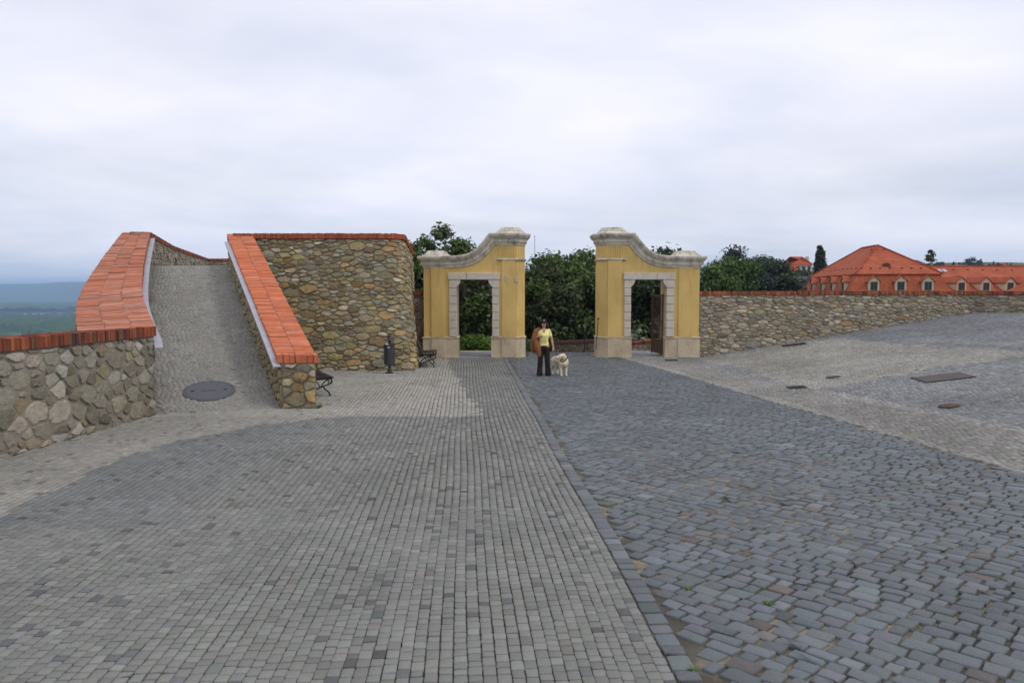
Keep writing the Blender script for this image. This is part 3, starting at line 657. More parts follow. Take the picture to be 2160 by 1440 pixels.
tiltxy(MB().loft([[(r*math.cos(k*math.pi/24), r*math.sin(k*math.pi/24), z) for k in range(48)] for r, z in ((.55, -.03), (.55, .010), (.52, .012), (.515, .004), (.50, .004))]), cc, slope, yw).build('rim', M['castiron'], mc)
tiltxy(MB().lathe([(.498, -.02), (.498, .006), (.47, .014), (.01, .016)], n=48), cc, slope, yw).build('lid', M['castiron'], mc)
for sx in (-1, 1): tiltxy(MB().box((sx*.34-.035, -.02, .0155), (sx*.34+.035, .02, .0195)), cc, slope, yw+.05).build('lifting_hole', M['dark'], mc)
tiltxy(MB().box((-.15, -.028, .015), (.15, .028, .026)), cc, slope, yw+.05).build('handle_bar', M['castiron'], mc, bevel=.006)
# left ramp parapet
lp = thing('ramp_parapet', 'broad curving parapet with old brick coping on the left of the ramp', 'parapet', (-9, 18, 0))
rings = [[(i[0]-.06, i[1], -1.2), (o[0]+.06, o[1], -1.2), (o[0]+.06, o[1], o[2]-.19), (i[0]-.06, i[1], i[2]-.19)] for i, o in zip(INs, OUs)]
MB().loft(rings).build('wall_core', M['mortar_grey'], lp)
ip_ = [(i[0]-.06, i[1]) for i in INs]; sf, S = polysurf(ip_, ip_, 1); yfun = lambda s: np.interp(s, np.concatenate([[0], np.cumsum(np.hypot(*(np.array(ip_)[1:]-np.array(ip_)[:-1]).T))]), [q[1] for q in ip_])
rubble(lp, sf, S, lambda s: float(rampz((yfun(s)-15.62)/9.38))-.03, lambda s: float(np.interp(yfun(s), INs[:, 1], INs[:, 2]))-.2, .26, .17, ST_NEAR, 8, .03, .015, 120)
coping(lp, INs, OUs, 3, .078, .18, BR_OLD, 12, 300, gap=.014)
# right ramp parapet
rq = thing('ramp_parapet', 'straight sloping parapet with bright orange brick coping right of the ramp', 'parapet', (-5, 16.5, 0))
RL = [(-5.01, 16.33, 1.15), (-5.18, 16.72, 1.18), (-9.23, 25.0, 4.36)]; RR_ = [(-4.12, 16.33, 1.15), (-4.31, 16.72, 1.18), (-8.40, 25.0, 4.36)]
rl = [np.array(p) for p in RL]; r2_ = [np.array(p) for p in RR_]
MB().loft([[(a[0]+.07, a[1]+.03, -.3), (b[0]-.08, b[1]+.03, -.3), (b[0]-.08, b[1]+.03, b[2]-.17), (a[0]+.07, a[1]+.03, a[2]-.17)] for a, b in zip(rl, r2_)]).build('wall_core', M['mortar'], rq)
p1 = [(-4.94, 16.36), (-4.20, 16.36)]; sf, S = polysurf(p1, p1, 1)
rubble(rq, sf, S, lambda s: 0.0, lambda s: .97, .36, .24, [((.36, .24, .11), 3), ((.33, .27, .17), 3), ((.30, .26, .19), 2), ((.37, .33, .27), 1)], 22, .05, .016, 60)
p1 = [(-4.94, 16.36), (-9.16, 25.0)]; sf, S = polysurf(p1, p1, 1, -1)
rubble(rq, sf, S, lambda s: float(rampz((s/S)))-.03, lambda s: float(np.interp(16.36+s/S*8.64, [16.33, 16.72, 25], [1.15, 1.18, 4.36]))-.18, .24, .17, [((.33, .28, .17), 4), ((.28, .23, .13), 3), ((.37, .32, .22), 2)], 23, .035, .014, 150)
k_ = .62; RLm = tuple(np.array(RL[0])+(np.array(RL[1])-np.array(RL[0]))*k_); RRm = tuple(np.array(RR_[0])+(np.array(RR_[1])-np.array(RR_[0]))*k_)
coping(rq, [RL[0], RLm], [RR_[0], RRm], 7, .27, .17, BR_OR, 15, 20, gap=.008, rowgap=.006)
coping(rq, [RLm]+RL[1:], [RRm]+RR_[1:], 2, .074, .17, BR_OR, 14, 280, gap=.012)
# zinc channels (flat hand rails) along both parapets
def channel(label, pts, sgn, name='handrail'):
    t = thing(name, label, 'handrail', tuple(np.array(pts[0])*np.array([1, 1, 0])))
    W_ = .155; rings = []
    for i, p in enumerate(pts):
        p = np.array(p); tg = np.array(pts[min(i+1, len(pts)-1)])-np.array(pts[max(i-1, 0)]); tg[2] = 0; tg /= np.linalg.norm(tg); nr = np.array([tg[1], -tg[0], 0])*sgn; z = np.array([0, 0, 1.])
        rings.append([p, p+nr*W_, p+nr*W_-z*.05, p+nr*(W_-.008)-z*.05, p+nr*(W_-.008)-z*.010, p-z*.010])
    MB().loft(rings).build('rail_sheet', M['zinc'], t)
    for k in range(1, len(pts)-1, 4):
        p = np.array(pts[k]); tg = np.array(pts[k+1])-np.array(pts[k-1]); tg[2] = 0; tg /= np.linalg.norm(tg); nr = np.array([tg[1], -tg[0], 0])*sgn; a = p-np.array([0, 0, .014])
        MB().tube([a-nr*.04, a+nr*.09-np.array([0, 0, .0]), a+nr*.09-np.array([0, 0, .03])], .011, 6).build('bracket', M['iron'], t)
    return t
pts = [(i[0]-.04, i[1], i[2]-(.30-.11*k/39.)) for k, i in enumerate(INs)]; pts = [(pts[0][0]+.12, pts[0][1]-.22, pts[0][2]-.12)]+pts
channel('pale zinc flat handrail curving under the left parapet coping', pts, 1)
pts = [tuple(np.array(RL[0])+(np.array(RL[2])-np.array(RL[1]))*k+np.array([.06, 0, -.20])) for k in np.linspace(-.01, .985, 24)]
channel('pale zinc flat handrail running straight under the right parapet coping', pts, -1)
# upper terrace and its parapet wall
tp = [(-11.7, 25.0), (-14.4, 32.7), (-17.9, 45.3), (-5.6, 45.3), (-5.3, 36), (-4.1, 25.5), (-4.6, 25.1)]
tag(MB().loft([[(x, y, 3.0) for x, y in tp], [(x, y, 3.36) for x, y in tp]]).build('terrace', M['sett'], tint=np.array([.22, .22, .20])), kind='structure')
uw = thing('stone_wall', 'far stone parapet wall with brick coping behind the top of the ramp', 'wall', (-14, 33, 3.3))
pth = dens([(-11.74, 25.0), (-14.35, 32.7), (-17.75, 45.0), (-8.0, 45.0)], .6); core(uw, pth, .5, 2.5, 4.27, M['mortar_grey']); sf, S = polysurf(pth, pth, 1)
rubble(uw, sf, S, lambda s: 3.3, lambda s: 4.26, .34, .19, ST_NEAR, 31, .035, .016, 150)
coping(uw, withz(offpath(pth, .06), 4.42), withz(offpath(pth, -.55), 4.42), 2, .08, .16, BR_DARK, 32, 0)
for sv, hh in ((8.6, .62), (14.6, .60)):  # solid near-black blocks paint the shaded inside of the slits
    q = sf(np.array([sv]), np.array([3.6]), np.array([.0]))[0]; tg = sf(np.array([sv+.1]), np.array([3.6]), np.array([.0]))[0]-q; tg /= np.linalg.norm(tg); nr = np.array([tg[1], -tg[0], 0])
    MB().hexa([q-tg*.10-nr*.2-np.array([0, 0, .3]), q+tg*.10-nr*.2-np.array([0, 0, .3]), q+tg*.10+nr*.045-np.array([0, 0, .3]), q-tg*.10+nr*.045-np.array([0, 0, .3])],
              [q-tg*.10-nr*.2+np.array([0, 0, hh*.55]), q+tg*.10-nr*.2+np.array([0, 0, hh*.55]), q+tg*.10+nr*.045+np.array([0, 0, hh*.55]), q-tg*.10+nr*.045+np.array([0, 0, hh*.55])]).build('loophole', M['dark'], uw)
# bastion: battered rubble wall with a rounded corner
bs = thing('stone_bastion', 'tall battered ochre rubble bastion wall with rounded corner behind the litter bin', 'bastion wall', (-5, 25, 0))
def corner(x0, y0, xc, r, xe_, ye_):
    pts = [(x0+(xc-r-x0)*k/12, y0) for k in range(13)]
    pts += [(xc-r+r*math.sin(a), y0+r-r*math.cos(a)) for a in np.linspace(0, math.pi/2, 11)[1:]]
    return np.array(pts+[(xc+(xe_-xc)*k/20, y0+r+(ye_-y0-r)*k/20) for k in range(1, 21)])
BB, BT = corner(-8.95, 24.15, -3.06, .60, -4.55, 36.2), corner(-8.95, 24.88, -3.60, .60, -4.74, 36.6)
sf, S = polysurf(BB, BT, 4.2); facing(bs, sf, S, lambda s: -.1, lambda s: 4.2, M['mortar'], ns=120, ntt=5)
rubble(bs, sf, S, lambda s: -.02, lambda s: 4.19, .36, .160, ST_BAST, 41, .045, .010, 300, .45, .24, .84)
BTl = [tuple(p) for p in BT]
coping(bs, withz(offpath(BTl, .10), 4.365), withz(offpath(BTl, -.42), 4.365), 2, .075, .165, [((.38, .10, .05), 4), ((.34, .09, .045), 3), ((.42, .13, .07), 2), ((.27, .08, .05), 1)], 42, 0)
# right boundary wall
rw = thing('stone_wall', 'long beige rubble boundary wall with thin brick coping right of the gate', 'wall', (12, 30, 0))
pth = dens(WR, .6); core(rw, pth, .5, lambda x, y: float(H(x, y))-.5, 2.375, M['mortar']); sf, S = polysurf(pth, pth, 1)
cumx = np.concatenate([[0], np.cumsum(np.hypot(*(np.array(pth)[1:]-np.array(pth)[:-1]).T))]); px_ = [p[0] for p in pth]; py_ = [p[1] for p in pth]
rubble(rw, sf, S, lambda s: float(H(np.interp(s, cumx, px_), np.interp(s, cumx, py_)))-.03, lambda s: 2.37, .36, .145, ST_RIGHT, 51, .036, .010, 300, .5, .22, .86)
coping(rw, withz(offpath(pth, .07), 2.51), withz(offpath(pth, -.55), 2.51), 2, .085, .14, BR_DARK+[((.34, .11, .06), 4)], 52, 0)
# short link wall between bastion and gate
lk = thing('stone_wall', 'narrow dark stone wall between the bastion and the yellow gateway', 'wall', (-3.6, 29.5, 0))
pth = [(-4.6, 29.45), (-3.25, 29.45)]; core(lk, pth, .4, -.3, 2.38, M['mortar']); sf, S = polysurf(pth, pth, 1)
rubble(lk, sf, S, lambda s: 0., lambda s: 2.37, .30, .2, [((.22, .17, .12), 4), ((.28, .23, .18), 2), ((.20, .12, .08), 2), ((.36, .34, .30), 1)], 61, .04, .014, 60)
coping(lk, withz(offpath(pth, .07), 2.52), withz(offpath(pth, -.45), 2.52), 1, .08, .14, BR_DARK, 62, 60)

# ------------------------------------------------------------------ the two gate arches
def arch(label, X0, sg):
    Y0 = 29.12
    g = thing('gateway', label, 'gateway', (X0, Y0, 0))
    def Wd(mb): mb.v = [(X0+sg*x, Y0+y, z) for x, y, z in mb.v]; return mb
    def bld(mb, name, m, bevel=0, parent=g): return Wd(mb).build(name, M[m], parent, bevel=bevel)
    TP = [(2.86, .06), (3.55, .06), (3.86, .37), (3.86, 1.05), (2.86, 1.05)]; OP = [(.02, .06), (1.0, .06), (1.0, 1.05), (.02, 1.05)]
    crv = []
    for k in range(15):
        t = k/14; a = (1-t)**3; b = 3*t*(1-t)**2; c = 3*t*t*(1-t); d = t**3
        crv.append((a*1.02+b*2.00+c*2.32+d*2.72, a*3.40+b*3.40+c*3.74+d*4.26))
    # stucco body
    mb = MB(); mb.stack(TP, [(0, .78), (0, 4.26)]); mb.stack(OP, [(0, .78), (0, 3.42)])
    o = bld(mb, 'outer_pier', 'yellow') if False else None
    bld(MB().stack(OP, [(0, .78), (0, 3.42)]), 'outer_pier', 'yellow'); bld(MB().stack(TP, [(0, .78), (0, 4.26)]), 'inner_pier', 'yellow')
    top = [(x, z+.03) for x, z in crv if x < 2.84]; poly = [(1.003, 3.18), (2.857, 3.18), (2.857, 4.28)]+top[::-1]+[(1.003, 3.42)]
    bld(MB().loft([[(x, .075, z) for x, z in poly], [(x, 1.03, z) for x, z in poly]]), 'spandrel', 'yellow')
    # raised pilaster strips
    bld(MB().box((.30, .018, .785), (.82, .07, 3.41)), 'pilaster', 'yellow', .008); bld(MB().box((2.98, .018, .785), (3.50, .07, 3.68)), 'pilaster', 'yellow', .008)
    for k in range(6): bld(MB().box((2.99+k*.09, .035, 3.76), (3.035+k*.09, .07, 4.25)), 'flute', 'yellow', .006)
    bld(MB().stack(TP, [(.0, 3.66), (.05, 3.68), (.065, 3.72), (.03, 3.75), (0, 3.77)]), 'string_course', 'cornice')
    # plinths
    for nm, pl in (('plinth', [(-.02, .03), (1.31, .03), (1.31, 1.08), (-.02, 1.08)]), ('plinth', [(2.58, .03), (3.55, .03), (3.89, .36), (3.89, 1.08), (2.58, 1.08)])):
        pn = bld(MB().stack(pl, [(.015, -.05), (.0, .12), (0, .70), (.0, .715), (.025, .73), (.03, .77), (-.02, .79)]), nm, 'plinth')
    bld(MB().box((.30, -.012, .0), (.83, .05, .70)), 'plinth_panel', 'plinth', .008); bld(MB().box((2.97, -.012, .0), (3.50, .05, .70)), 'plinth_panel', 'plinth', .008)
    # door jambs of separate blocks
    rg = random.Random(5+sg)
    for xa, xb in ((.985, 1.272), (2.618, 2.875)):
        z = .79; hs = [.32, .30, .31, .30, .31, .31]; zz = z
        for k, h in enumerate(hs+[2.95-z-sum(hs)]):
            d = rg.uniform(-.006, .006); bld(MB().box((xa+d, -.005+rg.uniform(-.006, .006), zz+.007), (xb+d*.5, .42, zz+h-.007)), 'jamb_stone', 'jamb', .010); zz += h
        bld(MB().box((xa+.01, .43, .79), (xb-.01, 1.02, 2.95)), 'reveal', 'yellow')
        bld(MB().box((xa, 1.025, .0), (xb, 1.22, 2.95)), 'rear_jamb', 'jamb', .01)
    for xa, xb in ((.95, 1.64), (1.652, 2.91)): bld(MB().box((xa, -.022, 2.955), (xb, .42, 3.21)), 'lintel_stone', 'jamb', .012)
    bld(MB().box((1.0, .43, 2.955), (2.86, 1.02, 3.19)), 'lintel_back', 'yellow')
    for s_, xj in ((1, 1.272), (-1, 2.618)):
        pr = [(0, 2.70), (.05, 2.70), (.055, 2.755), (.095, 2.77), (.10, 2.82), (.135, 2.85), (.14, 2.95), (0, 2.95)]
        bld(MB().loft([[(xj+s_*x, .0, z) for x, z in pr], [(xj+s_*x, .40, z) for x, z in pr]]), 'corbel', 'jamb', .006)
    # cornices
    prof = [(-.04, 0), (.03, .005), (.05, .09), (.085, .115), (.10, .24), (.15, .27), (.215, .36), (.225, .43), (.19, .46), (-.04, .46)]
    rings = []
    for i, (x, z) in enumerate(crv):
        a = Vector(crv[min(i+1, 14)])-Vector(crv[max(i-1, 0)]); a.normalize(); nx, nz = -a.y, a.x
        if i == 0: rings.append([(.72, .06-out, z+up*.96) for out, up in prof]+[(.72, 1.2, z+.40), (.72, 1.2, z)]); nx, nz = 0, 1
        if i == 14: mx_ = nx*nx+(nz+1)**2; nx, nz = nx*2/mx_, (nz+1)*2/mx_
        rings.append([(x+nx*up*.96, .06-out, z+nz*up*.96) for out, up in prof]+[(x+nx*.40, 1.2, z+nz*.40), (x, 1.2, z)])
    rings.append([(2.95, .06-out, crv[-1][1]+up*.96) for out, up in prof]+[(2.95, 1.2, crv[-1][1]+.40), (2.95, 1.2, crv[-1][1])])
    cn = bld(MB().loft(rings), 'cornice', 'cornice')
    lv = [(o, z) for o, z in prof[1:-1]]
    cl = bld(MB().stack([(.02, .06), (.80, .06), (.80, 1.05), (.02, 1.05)], [(o-.004, 3.392+z*.965) for o, z in lv]), 'cornice', 'cornice')
    ct = bld(MB().stack([(2.92, .06), (3.55, .06), (3.86, .37), (3.86, 1.05), (2.92, 1.05)], [(o-.004, 4.252+z*.965) for o, z in lv]), 'cornice', 'cornice')
    bld(MB().stack([(2.86, .10), (3.52, .10), (3.78, .38), (3.78, 1.0), (2.86, 1.0)], [(.14, 4.692), (.10, 4.74), (.02, 4.78), (-.02, 4.85), (-.09, 4.90), (-.10, 4.93), (-.25, 4.945)]), 'capstone', 'cornice')
    bld(MB().stack([(.12, .12), (.88, .12), (.88, .98), (.12, .98)], [(.15, 3.842), (.10, 3.88), (.0, 3.97), (-.07, 4.04), (-.09, 4.05), (-.2, 4.06)]), 'capstone', 'cornice')
    return g
ga = arch('left yellow gateway half, door opening empty with a shrub behind', -3.37, 1)
gb = arch('right yellow gateway half with an iron gate leaf in its door opening', 7.13, -1)
# weather damage on the inner pier of the left half (two rubbed patches where hinges sat)
for u, v in ((1067, 587), (1089, 590)):
    p = P(u, v, 29.13); mb = MB(); k = 14; rg = np.random.default_rng(int(u))
    r_ = 1+rg.normal(0, .16, k); mb.loft([[(p[0]+.09*r_[j]*math.cos(2*math.pi*j/k), 29.136, p[2]+.13*r_[j]*math.sin(2*math.pi*j/k)) for j in range(k)], [(p[0]+.075*r_[j]*math.cos(2*math.pi*j/k), 29.130, p[2]+.11*r_[j]*math.sin(2*math.pi*j/k)) for j in range(k)]])
    mb.build('bare_patch', M['plinth'], ga)
# open iron gate leaf
gl = thing('iron_gate', 'rusty brown iron gate leaf standing open inside the right doorway', 'gate', (5.80, 29.6, 0))
ga_, gb_ = np.array([5.80, 29.55]), np.array([5.60, 30.75]); dl = gb_-ga_
def gp(q, z): p = ga_+dl*q; return (p[0], p[1], z)
for q in (0, 1): MB().tube([gp(q, .06), gp(q, 2.42)], .028, 6).build('stile', M['rust'], gl)
for z in (.12, .62, 1.35, 2.36): MB().tube([gp(0, z), gp(1, z)], .024, 6).build('rail', M['rust'], gl)
for k in range(1, 11): MB().tube([gp(k/11, .62), gp(k/11, 2.36)], .011, 5).build('bar', M['rust'], gl)
n_ = np.array([dl[1], -dl[0]])/np.linalg.norm(dl)*.006
MB().hexa([tuple(np.array(gp(q, .13))+np.append(n_*s, 0)) for q, s in ((.03, -1), (.97, -1), (.97, 1), (.03, 1))], [tuple(np.array(gp(q, .60))+np.append(n_*s, 0)) for q, s in ((.03, -1), (.97, -1), (.97, 1), (.03, 1))]).build('kick_plate', M['rust'], gl)
# hold-back bar on the right gate half
a, b = P(1262, 672, 29.10), P(1257, 736, 29.02)
hb = thing('iron_bar', 'thin dark iron bar leaning on the inner pier of the right gateway', 'bar', (b[0], b[1], b[2]))
MB().tube([tuple(a), tuple(b)], .016, 6).build('shaft', M['iron'], hb); MB().ball(tuple(a), .04, 8).build('knob', M['iron'], hb); MB().tube([tuple(b), (b[0], 29.12, b[2])], .014, 6).build('wall_fixing', M['iron'], hb)

# ------------------------------------------------------------------ things in the square
# small covers and grates let into the paving
def onH(mb, c, yaw):
    e = .3; gxx = float(H(c[0]+e, c[1])-H(c[0]-e, c[1]))/(2*e); ca, sa = math.cos(yaw), math.sin(yaw)
    out = []
    for x, y, z in mb.v:
        X_, Y_ = c[0]+x*ca-y*sa, c[1]+x*sa+y*ca; out.append((X_, Y_, float(H(X_, Y_))+z+(.017 if z > 0 else 0)))
    mb.v = out; return mb
def grate(label, u, v, w_, d_, yaw, bars):
    c = GH(u, v); t = thing('drain_grate', label, 'drain grate', tuple(c))
    fr = MB()
    for lo, hi in (((-w_, -d_, -.02), (w_, -d_+.04, .012)), ((-w_, d_-.04, -.02), (w_, d_, .012)), ((-w_, -d_+.04, -.02), (-w_+.04, d_-.04, .012)), ((w_-.04, -d_+.04, -.02), (w_, d_-.04, .012))): fr.box(lo, hi)
    onH(fr, c, yaw).build('grate_frame', M['grate'], t)
    onH(MB().box((-w_+.03, -d_+.03, -.02), (w_-.03, d_-.03, .0)), c, yaw).build('sump', M['dark'], t)
    for k in range(bars):
        x_ = -w_+.04+(k+.5)*(2*w_-.08)/bars; onH(MB().box((x_-.014, -d_+.04, -.01), (x_+.014, d_-.04, .009)), c, yaw).build('bar', M['grate'], t)
    return t
grate('dark rectangular drain grate close to the long boundary wall', 1675, 728, .42, .30, -.2, 12)
grate('small dark drain grate at the foot of the right gateway', 1416, 760, .22, .10, 0, 6)
grate('small drain grate set in the pale band of paving', 1680, 818, .22, .20, -.1, 6)
c = GH(1988, 797); t = thing('access_cover', 'flat brownish rectangular access cover in the rising paving', 'access cover', tuple(c))
onH(MB().box((-.52, -.42, -.02), (.52, .42, .013)), c, -.12).build('cover_plate', M['coverplate'], t, bevel=.004); onH(MB().box((-.56, -.46, -.02), (.56, .46, .007)), c, -.12).build('cover_frame', M['grate'], t)
c = GH(2001, 857); t = thing('valve_cover', 'small round rusty valve cover in the blue grey paving at right', 'valve cover', tuple(c))
onH(MB().lathe([(.15, -.02), (.15, .008), (.13, .012), (.01, .012)], n=20), c, 0).build('lid', M['rust'], t); onH(MB().lathe([(.19, -.02), (.19, .004), (.155, .006)], n=20), c, 0).build('rim', M['grate'], t)
c = GH(1757, 796); t = thing('valve_cover', 'tiny oval dark cover in the pale paving patch', 'valve cover', tuple(c))
onH(MB().lathe([(.16, -.02), (.16, .008), (.13, .012), (.01, .012)], n=20), c, 0).build('lid', M['grate'], t); onH(MB().lathe([(.19, -.02), (.19, .004), (.165, .006)], n=20), c, 0).build('rim', M['grate'], t)
# litter bin
c = G(822, 787); bn = thing('litter_bin', 'dark grey cylindrical litter bin on a post before the bastion', 'litter bin', (c[0], c[1], 0))
cx, cy = c[0], c[1]
MB().lathe([(.115, 0), (.12, .03), (.07, .05), (.065, .12), (.05, .16)], (cx, cy), 20).build('foot', M['bin'], bn)
MB().lathe([(.045, .12), (.045, 1.03)], (cx, cy), 14).build('post', M['bin'], bn)
MB().lathe([(.155, .27), (.165, .28), (.165, .85), (.172, .855), (.172, .885), (.150, .885), (.150, .80), (.05, .80)], (cx, cy), 28).build('drum', M['bin'], bn, smooth=False)
for z in (.36, .78): MB().lathe([(.166, z-.008), (.168, z), (.166, z+.008)], (cx, cy), 28).build('hoop', M['bin'], bn)
MB().lathe([(.02, 1.06), (.175, 1.035), (.18, 1.025), (.04, 1.02)], (cx, cy), 28).build('lid', M['bin'], bn)
MB().lathe([(.05, 1.045), (.05, 1.08), (.035, 1.10), (.045, 1.15), (.03, 1.17), (.005, 1.18)], (cx, cy), 16).build('finial', M['bin'], bn)
for k in range(3):
    a = k*2.1+.5; MB().tube([(cx+.14*math.cos(a), cy+.14*math.sin(a), .86), (cx+.14*math.cos(a), cy+.14*math.sin(a), 1.03)], .008, 6).build('lid_rod', M['bin'], bn)
pb = MB(); pb.box((cx-.034, cy-.1735, .775), (cx+.034, cy-.166, .835)); pb.build('emblem_plate', M['zinc'], bn, bevel=.006)
pp = thing('paper_scrap', 'crumpled white paper sticking out of the litter bin', 'paper', (cx-.06, cy-.06, .84))
rg = np.random.default_rng(3); mb = MB(); mb.ball((cx-.065, cy-.085, .885), .055, 8); mb.v = [tuple(np.array(p)+rg.normal(0, .010, 3)) for p in mb.v]; mb.build('crumple', M['paper'], pp)
# benches
def scroll(cx_, cz_, r0, r1, a0, a1, n=18): return [(cx_+(r0+(r1-r0)*k/n)*math.cos(a0+(a1-a0)*k/n), 0, cz_+(r0+(r1-r0)*k/n)*math.sin(a0+(a1-a0)*k/n)) for k in range(n+1)]
def bez(p0, p1, p2, p3, n=12): return [tuple((1-t)**3*np.array(p0)+3*t*(1-t)**2*np.array(p1)+3*t*t*(1-t)*np.array(p2)+t**3*np.array(p3)) for t in np.linspace(0, 1, n)]
def make_bench(label, loc, rz):
    t = thing('park_bench', label, 'bench', (0, 0, 0), 'cast iron benches by the stone walls')
    Ln = 1.75
    for yb in (.06, Ln-.06):
        mb = MB(); sh = lambda pts: [(x, yb, z) for x, _, z in pts]
        mb.tube(sh(bez((.36, 0, .26), (.34, 0, .14), (.50, 0, .16), (.50, 0, .015))), [.020]*12, 7)      # front foot sweep
        mb.tube(sh(bez((.50, 0, .43), (.60, 0, .40), (.56, 0, .28), (.36, 0, .26))), .017, 7)
        mb.tube(sh(scroll(.50, .345, .075, .02, math.pi*.5, -math.pi*1.6)), .012, 6)
        mb.tube(sh(bez((.36, 0, .26), (.22, 0, .18), (.10, 0, .22), (.02, 0, .015))), .020, 7)            # rear foot
        mb.tube(sh(bez((.30, 0, .25), (.34, 0, .34), (.40, 0, .38), (.48, 0, .40))), .014, 7)
        mb.tube(sh(bez((.26, 0, .24), (.22, 0, .36), (.16, 0, .38), (.10, 0, .43))), .014, 7)
        mb.tube(sh(bez((.56, 0, .425), (.40, 0, .425), (.22, 0, .405), (.10, 0, .43))), .019, 7)           # seat bearer
        mb.tube(sh(bez((.12, 0, .40), (.06, 0, .50), (.02, 0, .66), (-.08, 0, .84))), [.021]*12, 7)        # back upright
        mb.tube(sh(scroll(-.085, .80, .045, .015, math.pi*.4, math.pi*1.9, 12)), .010, 6)
        mb.tube([(.02, yb, .0), (.02, yb, .02)], .035, 8); mb.tube([(.50, yb, .0), (.50, yb, .02)], .035, 8)
        mb.build('side_frame', M['iron'], t, smooth=True)
    for k, (x_, z_) in enumerate(((.13, .440), (.215, .428), (.30, .430), (.385, .438), (.47, .447), (.555, .440))):
        MB().box((x_-.036, 0, z_), (x_+.036, Ln, z_+.028)).build('seat_slat', M['wood'], t, bevel=.006)
    for k, (x_, z_) in enumerate(((.075, .53), (.045, .62), (.008, .71), (-.038, .79))):
        MB().hexa([(x_-.008, 0, z_-.034), (x_+.024, 0, z_-.030), (x_+.024, Ln, z_-.030), (x_-.008, Ln, z_-.034)], [(x_-.034, 0, z_+.034), (x_-.002, 0, z_+.038), (x_-.002, Ln, z_+.038), (x_-.034, Ln, z_+.034)]).build('back_slat', M['wood'], t, bevel=.005)
    t.location = loc; t.rotation_euler = (0, 0, rz); return t
c = G(697, 836); an = math.atan2(.443, .897)
make_bench('dark bench half hidden behind the end of the orange coped parapet', (c[0]-.50*math.cos(an), c[1]-.50*math.sin(an), 0), an)
c = G(917, 776); an = .10
make_bench('dark bench in the corner between bastion and yellow gateway', (c[0]-.52*math.cos(an), c[1]-.50*math.sin(an), 0), an)
# weeds in the joints
def weed(label, u, v, size, n, seed):
    c = GH(u, v); rg = np.random.default_rng(seed); V = []; Q = []
    for k in range(n):
        a = rg.uniform(0, 6.28); l = size*rg.uniform(.5, 1.1); w_ = size*.11; d = np.array([math.cos(a), math.sin(a), 0]); s = np.array([-d[1], d[0], 0]); up = np.array([0, 0, 1.])*rg.uniform(.25, .8)
        b0 = np.array(c)+d*size*.05; m = b0+d*l*.5+up*l*.6; e = b0+d*l+up*l*.55; k0 = len(V); V += [b0-s*w_*.3, b0+s*w_*.3, m+s*w_, m-s*w_, e+s*w_*.1, e-s*w_*.1]; Q += [(k0, k0+1, k0+2, k0+3), (k0+3, k0+2, k0+4, k0+5)]
    T_ = np.tile(np.array([.09, .17, .03]), (len(V), 1))*np.repeat(rg.uniform(.7, 1.3, n), 6)[:, None]
    t = thing('weed', label, 'weed', tuple(c)); link('leaf_tuft', mesh_quads('leaf_tuft', np.array(V), np.array(Q), T_), t, M['leaf'])
weed('small bright green weed between large cobbles at lower right', 1620, 1275, .07, 14, 1)
weed('low grass tuft between cobbles left of the bright weed', 1452, 1243, .05, 14, 2)
weed('green weed at the foot of the parapet end beside the bench', 672, 859, .16, 26, 3)
weed('tiny dry green tuft at the foot of the cobble edging', 1465, 1414, .05, 16, 4)

# ------------------------------------------------------------------ woman and dog
def fused(parts, voxel, name, smooth=6, fac=.5):
    mb = MB()
    for p in parts: p(mb)
    me0 = mb.mesh('tmp'); ob = bpy.data.objects.new('tmp', me0); COL.objects.link(ob)
    md = ob.modifiers.new('r', 'REMESH'); md.mode = 'VOXEL'; md.voxel_size = voxel
    ms = ob.modifiers.new('s', 'SMOOTH'); ms.factor = fac; ms.iterations = smooth
    dg = bpy.context.evaluated_depsgraph_get(); dg.update(); me = bpy.data.meshes.new_from_object(ob.evaluated_get(dg)); me.name = name
    bpy.data.objects.remove(ob); bpy.data.meshes.remove(me0)
    me.polygons.foreach_set('use_smooth', np.ones(len(me.polygons), dtype=bool)); me.update(); return me
def cap(a, b, ra, rb, n=12):
    def f(mb):
        A_, B_ = Vector(a), Vector(b); d = (B_-A_); l = d.length; d = d/max(l, 1e-6)
        pts = []; rs = []
        for k in range(5): t = math.pi/2*(k+.5)/5.; pts.append(A_-d*ra*math.cos(t)); rs.append(ra*math.sin(t))
        pts += [A_, B_]; rs += [ra, rb]
        for k in range(5): t = math.pi/2*(4.5-k)/5.; pts.append(B_+d*rb*math.cos(t)); rs.append(rb*math.sin(t))
        mb.tube(pts, rs, n)
    return f
def chain(pts, rs, n=12): return [cap(pts[i], pts[i+1], rs[i], rs[i+1], n) for i in range(len(pts)-1)]
def ell(secs, n=16): return lambda mb: mb.ell(secs, n)
def ballp(c, r, sc=(1, 1, 1)): return lambda mb: mb.ball(c, r, 12, sc)
wp = G(1147, 792); W0 = thing('person', 'woman in yellow T-shirt and dark trousers with a brown jacket over her shoulder', 'person', (wp[0], wp[1], 0))
def put(me, name, mat, parent=W0, at=None):
    at = at or (wp[0], wp[1], 0); me.transform(Matrix.Translation(Vector(at))); return link(name, me, parent, mat)
